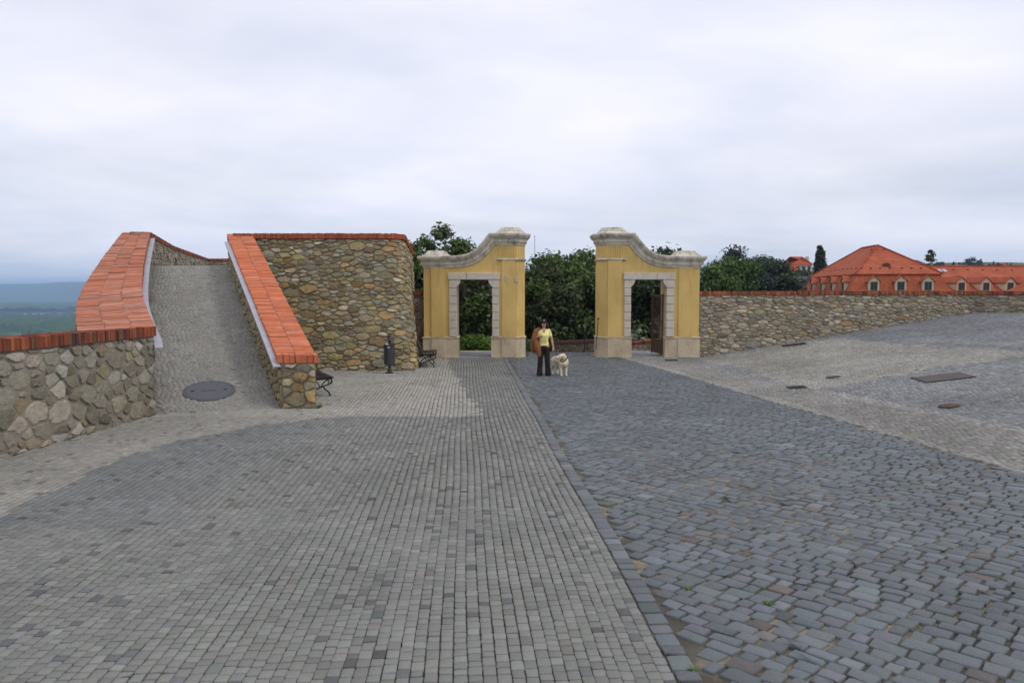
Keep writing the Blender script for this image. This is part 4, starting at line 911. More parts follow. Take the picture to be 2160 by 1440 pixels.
def hand(wr, d, side, curl):
    """palm and five fingers: wr wrist, d pointing direction, side = towards thumb, curl = bend direction"""
    wr, d, s, c = Vector(wr), Vector(d).normalized(), Vector(side).normalized(), Vector(curl).normalized(); out = [cap(wr, wr+d*.07, .026, .034, 10)]
    for k, (o, l) in enumerate(((.027, .066), (.009, .076), (-.009, .070), (-.026, .054))):
        b = wr+d*.078+s*o; m = b+d*l*.5+c*l*.14; e = m+d*l*.28+c*l*.34; out += [cap(wr+d*.05+s*o, b, .011, .010, 8), cap(b, m, .0098, .0092, 8), cap(m, e, .0092, .008, 8)]
    b = wr+d*.028+s*.026; m = b+s*.030+d*.028+c*.008; e = m+d*.030+s*.006+c*.014; out += [cap(b, m, .0125, .011, 8), cap(m, e, .011, .009, 8)]
    return out
body = []
HZ = 1.47
body += [ell([(0, -.005, 1.44, .03, .03), (0, -.03, 1.46, .048, .05), (0, -.018, 1.50, .064, .082), (0, -.010, 1.55, .072, .092), (0, 0, 1.60, .073, .092), (0, .004, 1.64, .058, .075), (0, .005, 1.66, .03, .04)])]
body += [cap((0, -.095, 1.565), (0, -.115, 1.532), .010, .015, 8), cap((-.073, .0, 1.555), (-.076, .005, 1.53), .014, .012, 8), cap((.073, .0, 1.555), (.076, .005, 1.53), .014, .012, 8), cap((0, -.088, 1.478), (0, -.092, 1.470), .018, .016, 8)]
body += [cap((0, .012, 1.34), (0, -.002, 1.48), .056, .050)]
body += [ell([(0, 0, .86, .13, .085), (0, 0, .95, .14, .09), (0, 0, 1.06, .11, .08), (0, 0, 1.2, .13, .09), (0, 0, 1.32, .15, .08), (0, 0, 1.385, .10, .055)])]
for s in (-1, 1):
    body += chain([(s*.085, 0, .88), (s*.10, -.01, .48), (s*.125, .0, .08)], [.085, .05, .036])
    body += [cap((s*.125, 0, .06), (s*.135, -.12, .045), .034, .028)]
# her left arm (right in the picture) hangs a little out; right arm bent up holding the jacket at the shoulder
LA = [(.165, 0, 1.345), (.235, .015, 1.08), (.275, -.05, .86)]; body += chain(LA, [.048, .039, .027]); hand_l = hand((.277, -.055, .845), (.02, -.05, -1), (-.3, -1, 0), (-1, .1, -.2)); body += hand_l
RA = [(-.165, 0, 1.345), (-.270, -.03, 1.10), (-.185, -.165, 1.175)]; body += chain(RA, [.048, .040, .027]); body += hand((-.178, -.175, 1.182), (1, -.10, .25), (-.2, -.1, 1), (0, .9, -.2))
put(fused(body, .0075, 'body', 5), 'body', M['skin'])
sh_ = [ell([(0, 0, .895, .150, .108), (0, 0, .93, .152, .108), (0, -.005, 1.03, .128, .098), (0, -.022, 1.14, .142, .112), (0, -.032, 1.20, .150, .122), (0, -.016, 1.28, .158, .106), (0, 0, 1.35, .150, .085), (0, .005, 1.39, .085, .062)])]
for s in (-1, 1):
    el = LA[1] if s > 0 else RA[1]; a = Vector((s*.145, 0, 1.335)); b = Vector(el); e = a+(b-a)*.52; sh_ += [cap(a, e, .062, .058)]
shirt = put(fused(sh_, .011, 'shirt', 4), 'shirt', M['tshirt'])
# V neck shows skin, faint print across the chest
vn = MB(); vn.loft([[(-.058, -.098, 1.375), (.058, -.098, 1.375), (0, -.136, 1.262)], [(-.052, -.070, 1.385), (.052, -.070, 1.385), (0, -.10, 1.28)]]); me = vn.mesh('neckline'); put(me, 'neckline', M['skin'])
rg = np.random.default_rng(8)
for zz, n_, y_ in ((1.045, 6, -.105), (1.00, 7, -.104)):
    for k in range(n_):
        x_ = -.085+.17*(k+.5)/n_; yy = y_+.9*x_*x_; m_ = MB(); m_.box((x_-.008, yy-.008, zz-.014), (x_+.006, yy+.012, zz+.012)); put(m_.mesh('print_mark'), 'print_mark', M['print'], shirt)
tr = [ell([(0, 0, .76, .09, .07), (0, .01, .80, .165, .115), (0, .008, .86, .158, .112), (0, 0, .925, .140, .098), (0, 0, .935, .135, .094)])]
for s in (-1, 1): tr += chain([(s*.082, .005, .82), (s*.098, -.005, .52), (s*.118, .005, .24), (s*.128, -.01, .045)], [.100, .080, .078, .094])
me = fused(tr, .012, 'trousers', 4)
for v_ in me.vertices:
    if v_.co.z < .012: v_.co.z = .012
put(me, 'trousers', M['trousers'])
for s in (-1, 1):
    put(fused([cap((s*.126, .03, .05), (s*.137, -.12, .046), .052, .044), cap((s*.137, -.12, .044), (s*.142, -.18, .034), .044, .030)], .008, 'shoe', 3), 'shoe', M['shoe'])
put(fused([ell([(0, .03, 1.37, .07, .03), (0, .035, 1.42, .098, .06), (0, .035, 1.50, .100, .085), (0, .018, 1.58, .092, .092), (0, .012, 1.63, .082, .088), (0, .010, 1.665, .05, .055)]), cap((-.082, -.015, 1.58), (-.088, .01, 1.41), .024, .026), cap((.082, -.015, 1.58), (.090, .01, 1.40), .024, .028), cap((-.06, -.075, 1.615), (.06, -.075, 1.615), .022, .022)], .008, 'hair', 4), 'hair', M['hair'])
cp_ = put(fused([ell([(0, -.002, 1.602, .092, .112), (0, 0, 1.64, .090, .108), (0, .004, 1.675, .070, .084), (0, .006, 1.692, .03, .04)])], .008, 'cap_crown', 3), 'cap', M['hat'])
vz = MB(); k_ = 11; ang = [math.pi*(1.12+.76*j/(k_-1)) for j in range(k_)]
vz.loft([[(.085*math.cos(a), .100*math.sin(a), 1.606) for a in ang]+[(.098*math.cos(a), .178*math.sin(a)-.0, 1.585) for a in reversed(ang)], [(.085*math.cos(a), .100*math.sin(a), 1.616) for a in ang]+[(.098*math.cos(a), .178*math.sin(a), 1.593) for a in reversed(ang)]])
put(vz.mesh('cap_peak'), 'peak', M['hat'], cp_)
m_ = MB(); m_.box((-.028, -.118, 1.632), (.028, -.104, 1.662)); put(m_.mesh('badge'), 'cap_badge', M['zinc'], cp_)
for s in (-1, 1):
    m_ = MB(); m_.ball((s*.030, -.094, 1.560), .0095, 8, (1.4, .5, .7)); put(m_.mesh('eye'), 'eye', M['nose'])
m_ = MB(); m_.ball((0, -.100, 1.500), .017, 8, (1.5, .4, .45)); put(m_.mesh('mouth'), 'mouth', M['tongue'])
# jacket slung over the shoulder: a folded drape with real thickness
J0 = thing('jacket', 'tan brown jacket hanging over the arm of the woman in yellow', 'jacket', (wp[0]-.25, wp[1], .6))
jk = []
jk += [cap((-.15, -.02, 1.385), (-.24, -.01, 1.33), .060, .065), cap((-.12, .05, 1.385), (-.22, .07, 1.34), .05, .055)]
jk += chain([(-.235, -.055, 1.32), (-.265, -.085, 1.08), (-.185, -.10, .80), (-.150, -.095, .62)], [.070, .088, .095, .062])
jk += chain([(-.25, .06, 1.33), (-.30, .06, 1.08), (-.30, .05, .80), (-.29, .04, .73)], [.060, .078, .082, .060])
jk += chain([(-.20, -.09, 1.00), (-.145, -.115, .80), (-.125, -.105, .63)], [.050, .055, .045])
jk += chain([(-.30, -.02, 1.2), (-.36, -.01, .95), (-.345, .0, .755)], [.050, .048, .045])
me = fused(jk, .012, 'jacket_cloth', 3)
for v_ in me.vertices:
    f_ = math.sin(v_.co.x*70+v_.co.z*6)*.010*max(0, 1.3-v_.co.z); v_.co.y += f_
    if v_.co.x > -.19 and v_.co.z > 1.33: v_.co.z -= 0
put(me, 'jacket_cloth', M['jacket'], J0)
# dog
dp = G(1189, 793); D0 = thing('dog', 'cream Labrador style dog standing with its head turned to the woman', 'dog', (dp[0], dp[1], 0))
D0['label'] = 'cream coloured dog standing beside the woman, head turned left, dark collar'
fx = Vector((.40, -.92, 0)).normalized(); sx_ = Vector((fx.y, -fx.x, 0))     # forward; sx_ = dog's right (picture left)
def dw(f, s, z): p = fx*f+sx_*s; return (p.x, p.y, z)
dg_ = []
dg_ += chain([dw(.02, 0, .43), dw(-.18, 0, .435), dw(-.42, 0, .45), dw(-.56, 0, .45)], [.135, .140, .118, .105])        # trunk
dg_ += [cap(dw(.03, 0, .36), dw(-.12, 0, .33), .105, .115), cap(dw(.06, 0, .42), dw(.09, .03, .38), .10, .08)]
dg_ += chain([dw(.02, 0, .48), dw(.06, .02, .54), (-.03, -.12, .60)], [.125, .105, .085])                                # neck
hd = Vector((-.060, -.13, .595)); hf = Vector((-.94, -.33, .02)).normalized(); hu = Vector((0, 0, 1)); hs_ = hf.cross(hu).normalized()
def hp(f, s, z): return tuple(hd+hf*f+hs_*s+hu*z)
dg_ += [cap(hp(-.02, 0, .0), hp(.05, 0, .0), .082, .072), cap(hp(.06, 0, -.018), hp(.165, 0, -.03), .050, .036), cap(hp(.05, 0, -.055), hp(.14, 0, -.078), .032, .022), cap(hp(.06, .028, .035), hp(.05, -.028, .035), .022, .022)]
for s in (-1, 1): dg_ += [cap(hp(-.01, s*.066, .040), hp(-.005, s*.088, -.045), .022, .028)]
for s in (-1, 1):       # front legs: shoulder, elbow, wrist, paw
    dg_ += chain([dw(.02, s*.085, .38), dw(-.03, s*.088, .27), dw(.0, s*.082, .13), dw(.0, s*.080, .045)], [.068, .048, .034, .030]); dg_ += [cap(dw(.0, s*.080, .028), dw(.045, s*.080, .022), .030, .024)]
    # hind legs: hip, knee forward high, hock backward low, paw
    dg_ += chain([dw(-.54, s*.075, .42), dw(-.46, s*.088, .29), dw(-.60, s*.085, .165), dw(-.575, s*.083, .045)], [.088, .062, .034, .029]); dg_ += [cap(dw(-.575, s*.083, .028), dw(-.53, s*.083, .022), .030, .024)]
dg_ += chain([dw(-.63, 0, .48), dw(-.72, -.02, .40), dw(-.78, -.05, .30)], [.045, .032, .018])
me = fused(dg_, .011, 'dog_body', 5)
co = np.zeros(len(me.vertices)*3); me.vertices.foreach_get('co', co); co = co.reshape(-1, 3)
tn = np.tile(np.array([.74, .64, .44]), (len(co), 1)); wh = np.clip(1-co[:, 2]/.32, 0, 1)[:, None]; tn = tn*(1-wh*.6)+np.array([.80, .74, .60])*wh*.6
for s in (-1, 1):
    e = np.array(hp(-.005, s*.085, -.005)); d = np.linalg.norm(co-e, axis=1); k = np.clip(1-(d-.035)/.03, 0, 1)[:, None]; tn = tn*(1-k)+np.array([.56, .36, .17])*k
set_tint(me, tn); put(me, 'dog_body', M['fur'], D0, (dp[0], dp[1], 0))
def dpart(fn, name, mat): m_ = MB(); fn(m_); put(m_.mesh(name, smooth=True), name, mat, D0, (dp[0], dp[1], 0))
dpart(lambda m: m.ball(hp(.200, 0, -.018), .018, 10, (1, 1, .8)), 'nose', M['nose'])
for s in (-1, 1): dpart(lambda m: m.ball(hp(.085, s*.045, .030), .011, 8), 'eye', M['nose'])
dpart(lambda m: m.loft([[hp(.075, s_*.026, z_) for s_, z_ in ((-1, -.052), (1, -.052), (1, -.068), (-1, -.068))], [hp(.165, s_*.020, z_) for s_, z_ in ((-1, -.062), (1, -.062), (1, -.080), (-1, -.080))]]), 'tongue', M['tongue'])
cen = Vector((-.008, -.085, .535)); ax = (Vector((-.5, -.55, .62))).normalized(); a_ = ax.orthogonal().normalized(); b_ = ax.cross(a_)
dpart(lambda m: m.tube([tuple(cen+(a_*math.cos(t)+b_*math.sin(t))*.118) for t in np.linspace(0, 2*math.pi, 25)], .013, 6), 'collar', M['nose'])

# ------------------------------------------------------------------ buildings beyond the wall
def V2(p): return np.array(p, float)
A0 = V2((35.8, 80.0)); nD = V2((.991, -.132)); dD = V2((.132, .991)); ZE = 4.35
def fp(n_, d_, z): p = A0+nD*n_+dD*d_; return (p[0], p[1], z)
def rect(o, z, W_=8.05, L_=18.3): return [fp(-o, -o, z), fp(W_+o, -o, z), fp(W_+o, L_+o, z), fp(-o, L_+o, z)]
mh_ = thing('mansard_house', 'large house with orange red hipped mansard roof and small dormers', 'house', fp(4, 9, -6))
MB().loft([rect(.9, -7), rect(.9, 1.0)]).build('wall', M['cream'], mh_)
ro = MB(); ro.loft([rect(1.9, .95), rect(1.35, 1.6), rect(.85, 2.6), rect(.05, ZE-.08)]); lower = ro.build('lower_roof', M['roof'], mh_)
a, b, c, d = rect(.22, ZE); rf, rb = fp(4.03, 6.5, 7.62), fp(4.03, 11.9, 7.62)
up = MB(); e0 = [tuple(np.array(p)-np.array([0, 0, .10])) for p in (a, b, c, d)]
up.add([a, b, c, d, rf, rb]+e0, [(0, 1, 4), (1, 2, 5, 4), (2, 3, 5), (3, 0, 4, 5), (6, 9, 8, 7), (0, 6, 7, 1), (1, 7, 8, 2), (2, 8, 9, 3), (3, 9, 6, 0)])
upper = up.build('upper_roof', M['roof'], mh_)
for p, q in ((a, rf), (b, rf), (rf, rb), (d, rb), (c, rb)): MB().tube([tuple(np.array(p)+np.array([0, 0, .03])), tuple(np.array(q)+np.array([0, 0, .04]))], .10, 6).build('ridge_tile', M['roof2'], upper)
def dormer(parent, o, ax, out, w_=1.05, h_=.98, rise=.48, depth=1.6, roofm='roof'):
    """o: sill centre of the face; ax along the facade, out = outward direction (2D)"""
    o = np.array(o, float); X_ = np.array([ax[0], ax[1], 0]); O_ = np.array([out[0], out[1], 0]); Z_ = np.array([0, 0, 1.]); hw = w_/2
    def q(x, y, z): return tuple(o+X_*x+O_*y+Z_*z)
    face = [(-hw, 0), (hw, 0), (hw, h_), (0, h_+rise), (-hw, h_)]
    bod = MB(); bod.loft([[q(x, 0, z) for x, z in face], [q(x, -depth, z) for x, z in face]]); dm = bod.build('dormer', M['cream'], parent)
    for s in (-1, 1):
        r_ = MB(); k = .17; e = (s*(hw+k), h_-k*rise/hw); r_.loft([[q(0, .12, h_+rise+.015), q(*[e[0], .12, e[1]+.015]), q(e[0], .12, e[1]+.085), q(0, .12, h_+rise+.10)], [q(0, -depth, h_+rise+.015), q(e[0], -depth, e[1]+.015), q(e[0], -depth, e[1]+.085), q(0, -depth, h_+rise+.10)]]).build('dormer_roof', M[roofm], dm)
    ww, wh = .31, .86
    MB().loft([[q(-ww, .0, .05), q(ww, .0, .05), q(ww, .0, wh), q(-ww, .0, wh)], [q(-ww, .02, .05), q(ww, .02, .05), q(ww, .02, wh), q(-ww, .02, wh)]]).build('pane', M['glass'], dm)
    fr = MB()
    for x0, x1, z0, z1 in ((-ww-.04, -ww+.02, .01, wh+.04), (ww-.02, ww+.04, .01, wh+.04), (-ww+.02, ww-.02, wh-.02, wh+.04), (-ww+.02, ww-.02, .01, .07), (-.022, .022, .07, wh-.02)):
        fr.loft([[q(x0, .0, z0), q(x1, .0, z0), q(x1, .0, z1), q(x0, .0, z1)], [q(x0, .045, z0), q(x1, .045, z0), q(x1, .045, z1), q(x0, .045, z1)]])
    fr.build('window_frame', M['frame'], dm)
    MB().loft([[q(-hw-.03, .0, -.10), q(hw+.03, .0, -.10), q(hw+.03, .0, .0), q(-hw-.03, .0, .0)], [q(-hw-.03, .10, -.10), q(hw+.03, .10, -.10), q(hw+.03, .10, -.02), q(-hw-.03, .10, -.02)]]).build('sill', M['frame'], dm)
    return dm
for bpos in (1.42, 4.03, 6.64): dormer(mh_, fp(bpos, -.93, 2.62), nD, -dD)
for apos in (1.5, 5.85, 10.2, 14.5): dormer(mh_, fp(-.93, apos, 2.62), dD, -nD)
def vent(parent, p, ax, out, r_=.30, name='roof_vent', m='frame', depth=.9):
    p = np.array(p, float); X_ = np.array([ax[0], ax[1], 0]); O_ = np.array([out[0], out[1], 0]); n = 12
    arcp = [(-r_, -.05)]+[(r_*math.cos(math.pi-math.pi*k/n), r_*math.sin(math.pi*k/n)) for k in range(n+1)]+[(r_, -.05)]
    MB().loft([[tuple(p+X_*x+O_*.1+np.array([0, 0, z])) for x, z in arcp], [tuple(p+X_*x-O_*depth+np.array([0, 0, z])) for x, z in arcp]]).build(name, M[m], parent)
fz = lambda d_: ZE+d_*(7.62-ZE)/6.7
vent(upper, fp(3.35, 1.9-.5, fz(1.6)-.05), nD, -dD, .42, 'round_vent', 'rust', 1.2)
for k in range(8): vent(upper, fp(.7+k*.93+(.3 if k > 3 else 0), .95, fz(1.15)), nD, -dD, .10, 'roof_vent', 'rust', .35)
for k in range(9): vent(upper, fp(.62, 2.2+k*1.6, ZE+.80*(7.62-ZE)/4.2), dD, -nD, .09, 'roof_vent', 'rust', .3)
for k in range(4): vent(upper, fp(3.1+k*.6, 5.4, fz(5.55)), nD, -dD, .09, 'roof_vent', 'rust', .3)
# long wing to the right
lw = thing('long_wing', 'long orange tiled roof wing with dormers running out of the right edge', 'building', (55, 88, -6))
WY0, WY1, WZ0, WZ1 = 85.2, 93.2, 1.9, 5.52; WX0, WX1 = 45.0, 82.0
MB().box((WX0+.3, WY0+.4, -7), (WX1, WY1+7.5, WZ0)).build('wall', M['cream'], lw)
rr_ = MB(); rr_.add([(WX0, WY0, WZ0), (WX1, WY0, WZ0), (WX1, WY1, WZ1), (WX0, WY1, WZ1), (WX0, WY1+8, WZ0), (WX1, WY1+8, WZ0)], [(0, 1, 2, 3), (3, 2, 5, 4), (0, 3, 4), (1, 5, 2), (0, 4, 5, 1)])
lroof = rr_.build('roof', M['roof'], lw); MB().tube([(WX0, WY1, WZ1+.03), (WX1, WY1, WZ1+.03)], .10, 6).build('ridge_tile', M['roof2'], lroof)
def wz(y): return WZ0+(y-WY0)*(WZ1-WZ0)/(WY1-WY0)
for u in (1980, 2028, 2080, 2131, 2183):
    yy = WY0+1.2; p = P(u, 612, yy); dormer(lw, (p[0], yy, 2.62), (1, 0), (0, -1), depth=3.6)
p = P(2023, 583, WY0+4.6); vent(lroof, (p[0], WY0+4.6, wz(WY0+4.6)-.05), (1, 0), (0, -1), .40, 'round_vent', 'rust', 1.1)
for k, u in enumerate((1955, 1966, 1976, 1986, 1996)):
    y0, y1 = WY0+6.3, WY0+7.0; x_ = P(u, 571, y0)[0]; s_ = MB()
    s_.hexa([(x_-.19, y0, wz(y0)+.02), (x_+.19, y0, wz(y0)+.02), (x_+.19, y1, wz(y1)+.02), (x_-.19, y1, wz(y1)+.02)], [(x_-.19, y0, wz(y0)+.12), (x_+.19, y0, wz(y0)+.12), (x_+.19, y1, wz(y1)+.12), (x_-.19, y1, wz(y1)+.12)]).build('skylight', M['skylight'], lroof)
for k in range(11): vent(lroof, (WX0+6+k*1.75, WY1-1.0, wz(WY1-1.0)), (1, 0), (0, -1), .09, 'roof_vent', 'rust', .3)
for k in range(7): vent(lroof, (50.6+k*1.37*2, WY0+.9, wz(WY0+.9)), (1, 0), (0, -1), .09, 'roof_vent', 'rust', .3)
# nearer hipped roof corner at the right edge
hr = thing('corner_house', 'orange hipped roof corner at the far right edge above the wall', 'house', (52, 70, -6))
p0 = P(2128, 622, 70.0); hx = p0[0]+5.2
MB().box((hx+.6, 70.5, -7), (hx+16, 80, 1.6)).build('wall', M['cream'], hr)
MB().add([(hx-.6, 69.7, 1.5), (hx+17, 69.7, 1.5), (hx+17, 81, 1.5), (hx-.6, 81, 1.5), (hx+5, 75.3, 6.0), (hx+12, 75.3, 6.0)], [(0, 1, 5, 4), (1, 2, 5), (2, 3, 4, 5), (3, 0, 4), (0, 3, 2, 1)]).build('roof', M['roof'], hr)
def house(label, u0, u1, vt, vb, Y_, roofh, wallm, roofm, name='house', cat='house', nwin=3, depth=9, hip=True, rows=1):
    a = P(u0, vb, Y_); b = P(u1, vb, Y_); zt = P(u0, vt, Y_)[2]; x0, x1 = a[0], b[0]; t = thing(name, label, cat, ((x0+x1)/2, Y_, a[2]))
    MB().box((x0, Y_, a[2]-12), (x1, Y_+depth, zt)).build('wall', M[wallm], t)
    o = .4; yr = Y_+depth/2; k = depth*.35 if hip else 0
    MB().add([(x0-o, Y_-o, zt), (x1+o, Y_-o, zt), (x1+o, Y_+depth+o, zt), (x0-o, Y_+depth+o, zt), (x0-o*(not hip)+k, yr, zt+roofh), (x1+o*(not hip)-k, yr, zt+roofh)], [(0, 1, 5, 4), (1, 2, 5), (2, 3, 4, 5), (3, 0, 4), (0, 3, 2, 1)]).build('roof', M[roofm], t)
    hgt = (zt-a[2])/rows
    for r in range(rows):
        for i in range(nwin):
            xc = x0+(i+.5)*(x1-x0)/nwin; w_ = (x1-x0)/nwin*.26; zb = a[2]+hgt*(r+.28); zt_ = a[2]+hgt*(r+.82)
            wn = MB().box((xc-w_, Y_-.05, zb), (xc+w_, Y_+.02, zt_)).build('window', M['frame'], t); MB().box((xc-w_*.85, Y_-.07, zb+.1), (xc+w_*.85, Y_-.04, zt_-.1)).build('pane', M['glass'], wn)
    return t
wh = house('white two storey villa with a red hipped roof on the hillside', 1677, 1712, 559, 590, 165, 2.0, 'white', 'roof2', nwin=3, depth=9, rows=2)
p = P(1702, 546, 169); MB().box((p[0]-.3, 168.6, p[2]-2.4), (p[0]+.3, 169.2, p[2]+.5)).build('chimney', M['cream'], wh)
house('low white annexe with red roof left of the hillside villa', 1660, 1678, 564, 585, 172, 1.4, 'white', 'roof2', nwin=2)
house('small cream gable house below the hillside villa', 1679, 1690, 582, 592, 150, 2.2, 'white', 'roof2', nwin=1, hip=False, depth=8)
house('grey roofed outbuilding just left of the mansard house', 1672, 1699, 607, 640, 98, 1.6, 'cream', 'roofdark', nwin=2, depth=14)
house('long cream low block on the far skyline', 2010, 2062, 562, 570, 420, 1.0, 'cream', 'roof2', nwin=6, depth=12)
house('pale far house left of the thin young tree', 1928, 1952, 556, 568, 400, 2.2, 'white', 'roofdark', nwin=3, depth=12)
house('reddish far house on the skyline right of the young tree', 1984, 2004, 560, 570, 450, 1.6, 'white', 'roof2', nwin=3, depth=12)
house('small far white house between dark skyline trees', 2118, 2132, 561, 570, 480, 1.8, 'white', 'roof2', nwin=2, depth=12)
house('pale yellow house glimpsed through the trees behind the gate gap', 1188, 1262, 690, 735, 62, 2.2, 'cream', 'roof2', nwin=4, depth=9)
# low coped walls below the gate
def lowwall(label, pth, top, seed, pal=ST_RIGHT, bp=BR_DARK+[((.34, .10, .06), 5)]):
    t = thing('low_wall', label, 'wall', (pth[0][0], pth[0][1], -1.5)); pth = dens(pth, .5); pp = np.array(pth); n = len(pp); tops = np.linspace(top[0], top[1], n)
    rings = []
    for i in range(n): rings.append([(pp[i][0], pp[i][1], -2.8), (pp[i][0], pp[i][1]+.4, -2.8), (pp[i][0], pp[i][1]+.4, tops[i]), (pp[i][0], pp[i][1], tops[i])])
    MB().loft(rings).build('wall_core', M['mortar'], t); sf, S = polysurf(pth, pth, 1)
    rubble(t, sf, S, lambda s: float(np.interp(s, [0, S], top))-.95, lambda s: float(np.interp(s, [0, S], top)), .3, .2, pal, seed, .03, .014, 80)
    coping(t, [(x, y-.06, z+.13) for (x, y), z in zip(pth, tops)], [(x, y+.46, z+.13) for (x, y), z in zip(pth, tops)], 1, .085, .13, bp, seed+1, 60)
lowwall('low stone wall with red coping seen through the right doorway', [tuple(P(1325, 700, 36)[:2]), tuple(P(1420, 700, 35)[:2])], (-.02, .30), 71)
lowwall('low brown wall, colours darkened for shade, with coping seen through the gate gap', [tuple(P(1165, 700, 38)[:2]), tuple(P(1275, 700, 38)[:2])], (-.10, .02), 75, [((.10, .08, .06), 3), ((.13, .10, .075), 2)], [((.12, .055, .04), 3), ((.09, .05, .04), 2)])  # stone and brick tints darkened to carry the shade in the gap
tag(MB().box((-3.2, 32.1, -.35), (-.3, 32.28, .02)).build('kerb', M['plinth'], bevel=.02), kind='structure')
# iron post in the gate gap and thin mast behind the left half
p = P(1233, 742, 33.2); q = P(1233, 700, 33.2); fpst = thing('iron_post', 'thin black iron post standing in the gap behind the gate', 'post', tuple(p-np.array([0, 0, .6])))
MB().tube([tuple(p-np.array([0, 0, .6])), tuple(q)], .024, 8).build('shaft', M['iron'], fpst); MB().ball(tuple(q+np.array([0, 0, .04])), .055, 8).build('finial', M['iron'], fpst)
p = P(1128, 540, 60); q = P(1128, 498, 60); ms = thing('mast', 'thin grey mast rising behind the left gateway capstone', 'mast', (p[0], p[1], -3))
MB().tube([(p[0], p[1], -3), tuple(q)], [.06, .025], 6).build('pole', M['zinc'], ms); MB().ball(tuple(q), .05, 6).build('finial', M['zinc'], ms)

# ------------------------------------------------------------------ trees
def leafmesh(cent, rad, n_each, size, col, rng, flat=.75):
    """leaf quads spread through clumps; returns V, T"""
    Vs = []; Ts = []
    for (c, r_), in zip(zip(cent, rad)):
        n = int(n_each*(r_/np.mean(rad))**2); d = rng.normal(0, 1, (n, 3)); d /= np.linalg.norm(d, axis=1, keepdims=True); rr2 = r_*np.abs(rng.normal(.78, .30, n))
        p = np.array(c)+d*rr2[:, None]*np.array([1, 1, flat]); nrm = d*.7+rng.normal(0, .55, (n, 3))+np.array([0, 0, .35]); nrm /= np.linalg.norm(nrm, axis=1, keepdims=True)
        t = np.cross(nrm, rng.normal(0, 1, (n, 3))); t /= np.linalg.norm(t, axis=1, keepdims=True); b = np.cross(nrm, t); s = size*rng.uniform(.55, 1.25, n)[:, None]
        q = np.stack([p-t*s, p-b*s*.55+nrm*s*.12, p+t*s, p+b*s*.55+nrm*s*.12], 1); Vs.append(q)
        tc = np.array(col)*np.exp(rng.normal(0, .16))*np.exp(rng.normal(0, .22, (n, 1)))*(1+rng.normal(0, .07, (n, 3))); Ts.append(np.repeat(tc, 4, 0))
    return np.concatenate(Vs).reshape(-1, 3), np.clip(np.concatenate(Ts), .004, .6)
def tree(label, name, base, top, crown_c, crown_r, nclump, n_each, size, col, seed, trunk_r=.2, lean=0, group=None, shape='round', cr=.34):
    rng = np.random.default_rng(seed); base = np.array(base, float); cc = np.array(crown_c, float); cr_ = np.array(crown_r, float)
    t = thing(name, label, 'tree' if name != 'shrub' else 'shrub', tuple(base), group); cent = []; rad = []
    for k in range(nclump):
        d = rng.normal(0, 1, 3); d /= np.linalg.norm(d); f = rng.uniform(.25, 1.0)**.5
        if shape == 'cone':
            h = rng.uniform(0, 1)**.8; a = rng.uniform(0, 6.28); q = cc+np.array([math.cos(a)*cr_[0]*(1-h)*.8, math.sin(a)*cr_[1]*(1-h)*.8, -cr_[2]+2*cr_[2]*h]); r_ = cr*cr_[0]*(1.25-h)
        elif shape == 'column':
            h = rng.uniform(0, 1); a = rng.uniform(0, 6.28); wd = math.sin(math.pi*min(.95, .18+h*.80))**.6; q = cc+np.array([math.cos(a)*cr_[0]*wd*.6, math.sin(a)*cr_[1]*wd*.6, -cr_[2]+2*cr_[2]*h]); r_ = cr*cr_[0]*(.6+.6*wd)
        else:
            q = cc+d*cr_*f*(1+rng.normal(0, .10)); r_ = cr*float(np.mean(cr_))*rng.uniform(.6, 1.25)
        cent.append(q); rad.append(r_)
    V, T_ = leafmesh(cent, rad, n_each, size, col, rng); m = len(V)//4
    cw = link('crown', mesh_quads('crown', V, np.arange(m*4).reshape(-1, 4), T_), t, M['leaf'])
    if name != 'shrub':
        mid = cc-np.array([0, 0, cr_[2]*.35]); pts = [base, base+(mid-base)*.4+np.array([lean, 0, 0]), mid, cc+np.array([0, 0, cr_[2]*.4])]
        MB().tube([tuple(p) for p in pts], [trunk_r*1.25, trunk_r*.9, trunk_r*.7, trunk_r*.25], 9).build('trunk', M['bark'], t, smooth=True)
        order = rng.permutation(nclump)[:min(14, nclump)]
        for k in order[:10]:
            s0 = mid+(cc-mid)*rng.uniform(-.3, .8); e = cent[k]; h = (s0+e)/2+np.array([0, 0, .12*np.linalg.norm(e-s0)])
            MB().tube([tuple(s0), tuple(h), tuple(e)], [trunk_r*.42, trunk_r*.28, trunk_r*.08], 6).build('limb', M['bark'], t, smooth=True)
    else:
        for k in range(4):
            e = cent[k]; MB().tube([tuple(base), tuple((base+e)/2+rng.normal(0, .05, 3)), tuple(e)], [.03, .02, .008], 5).build('stem', M['bark'], t)
    return t
GR = (.078, .122, .028); GD = (.046, .074, .023); GB = (.048, .078, .037); GL = (.12, .21, .03)
def tp_(u, v, Y_): return P(u, v, Y_)
GT = 'trees behind the gate'
tree('spreading chestnut with open top behind the left gateway', 'tree', (-2.75, 38.5, -2.6), 0, (-2.55, 40.5, 2.45), (3.9, 2.6, 3.1), 100, 230, .14, GR, 1, .26, -.35, GT, cr=.18)
tree('dark leafy tree seen through the left doorway', 'tree', (-2.2, 47.0, -3.0), 0, (-1.6, 47, .9), (3.6, 3, 3.0), 60, 340, .20, GD, 2, .22, .1, GT, cr=.30)
tree('olive green tree behind the woman in the gate gap', 'tree', (1.25, 41.0, -2.6), 0, (1.4, 41.5, 1.35), (1.8, 1.9, 2.35), 55, 360, .14, (.060, .080, .026), 3, .20, 0, GT, cr=.34)
tree('dark round chestnut filling the right of the gate gap', 'tree', (3.4, 44.5, -2.8), 0, (3.75, 45.0, 1.62), (3.0, 2.6, 2.75), 75, 380, .15, GR, 4, .24, 0, GT, cr=.30)
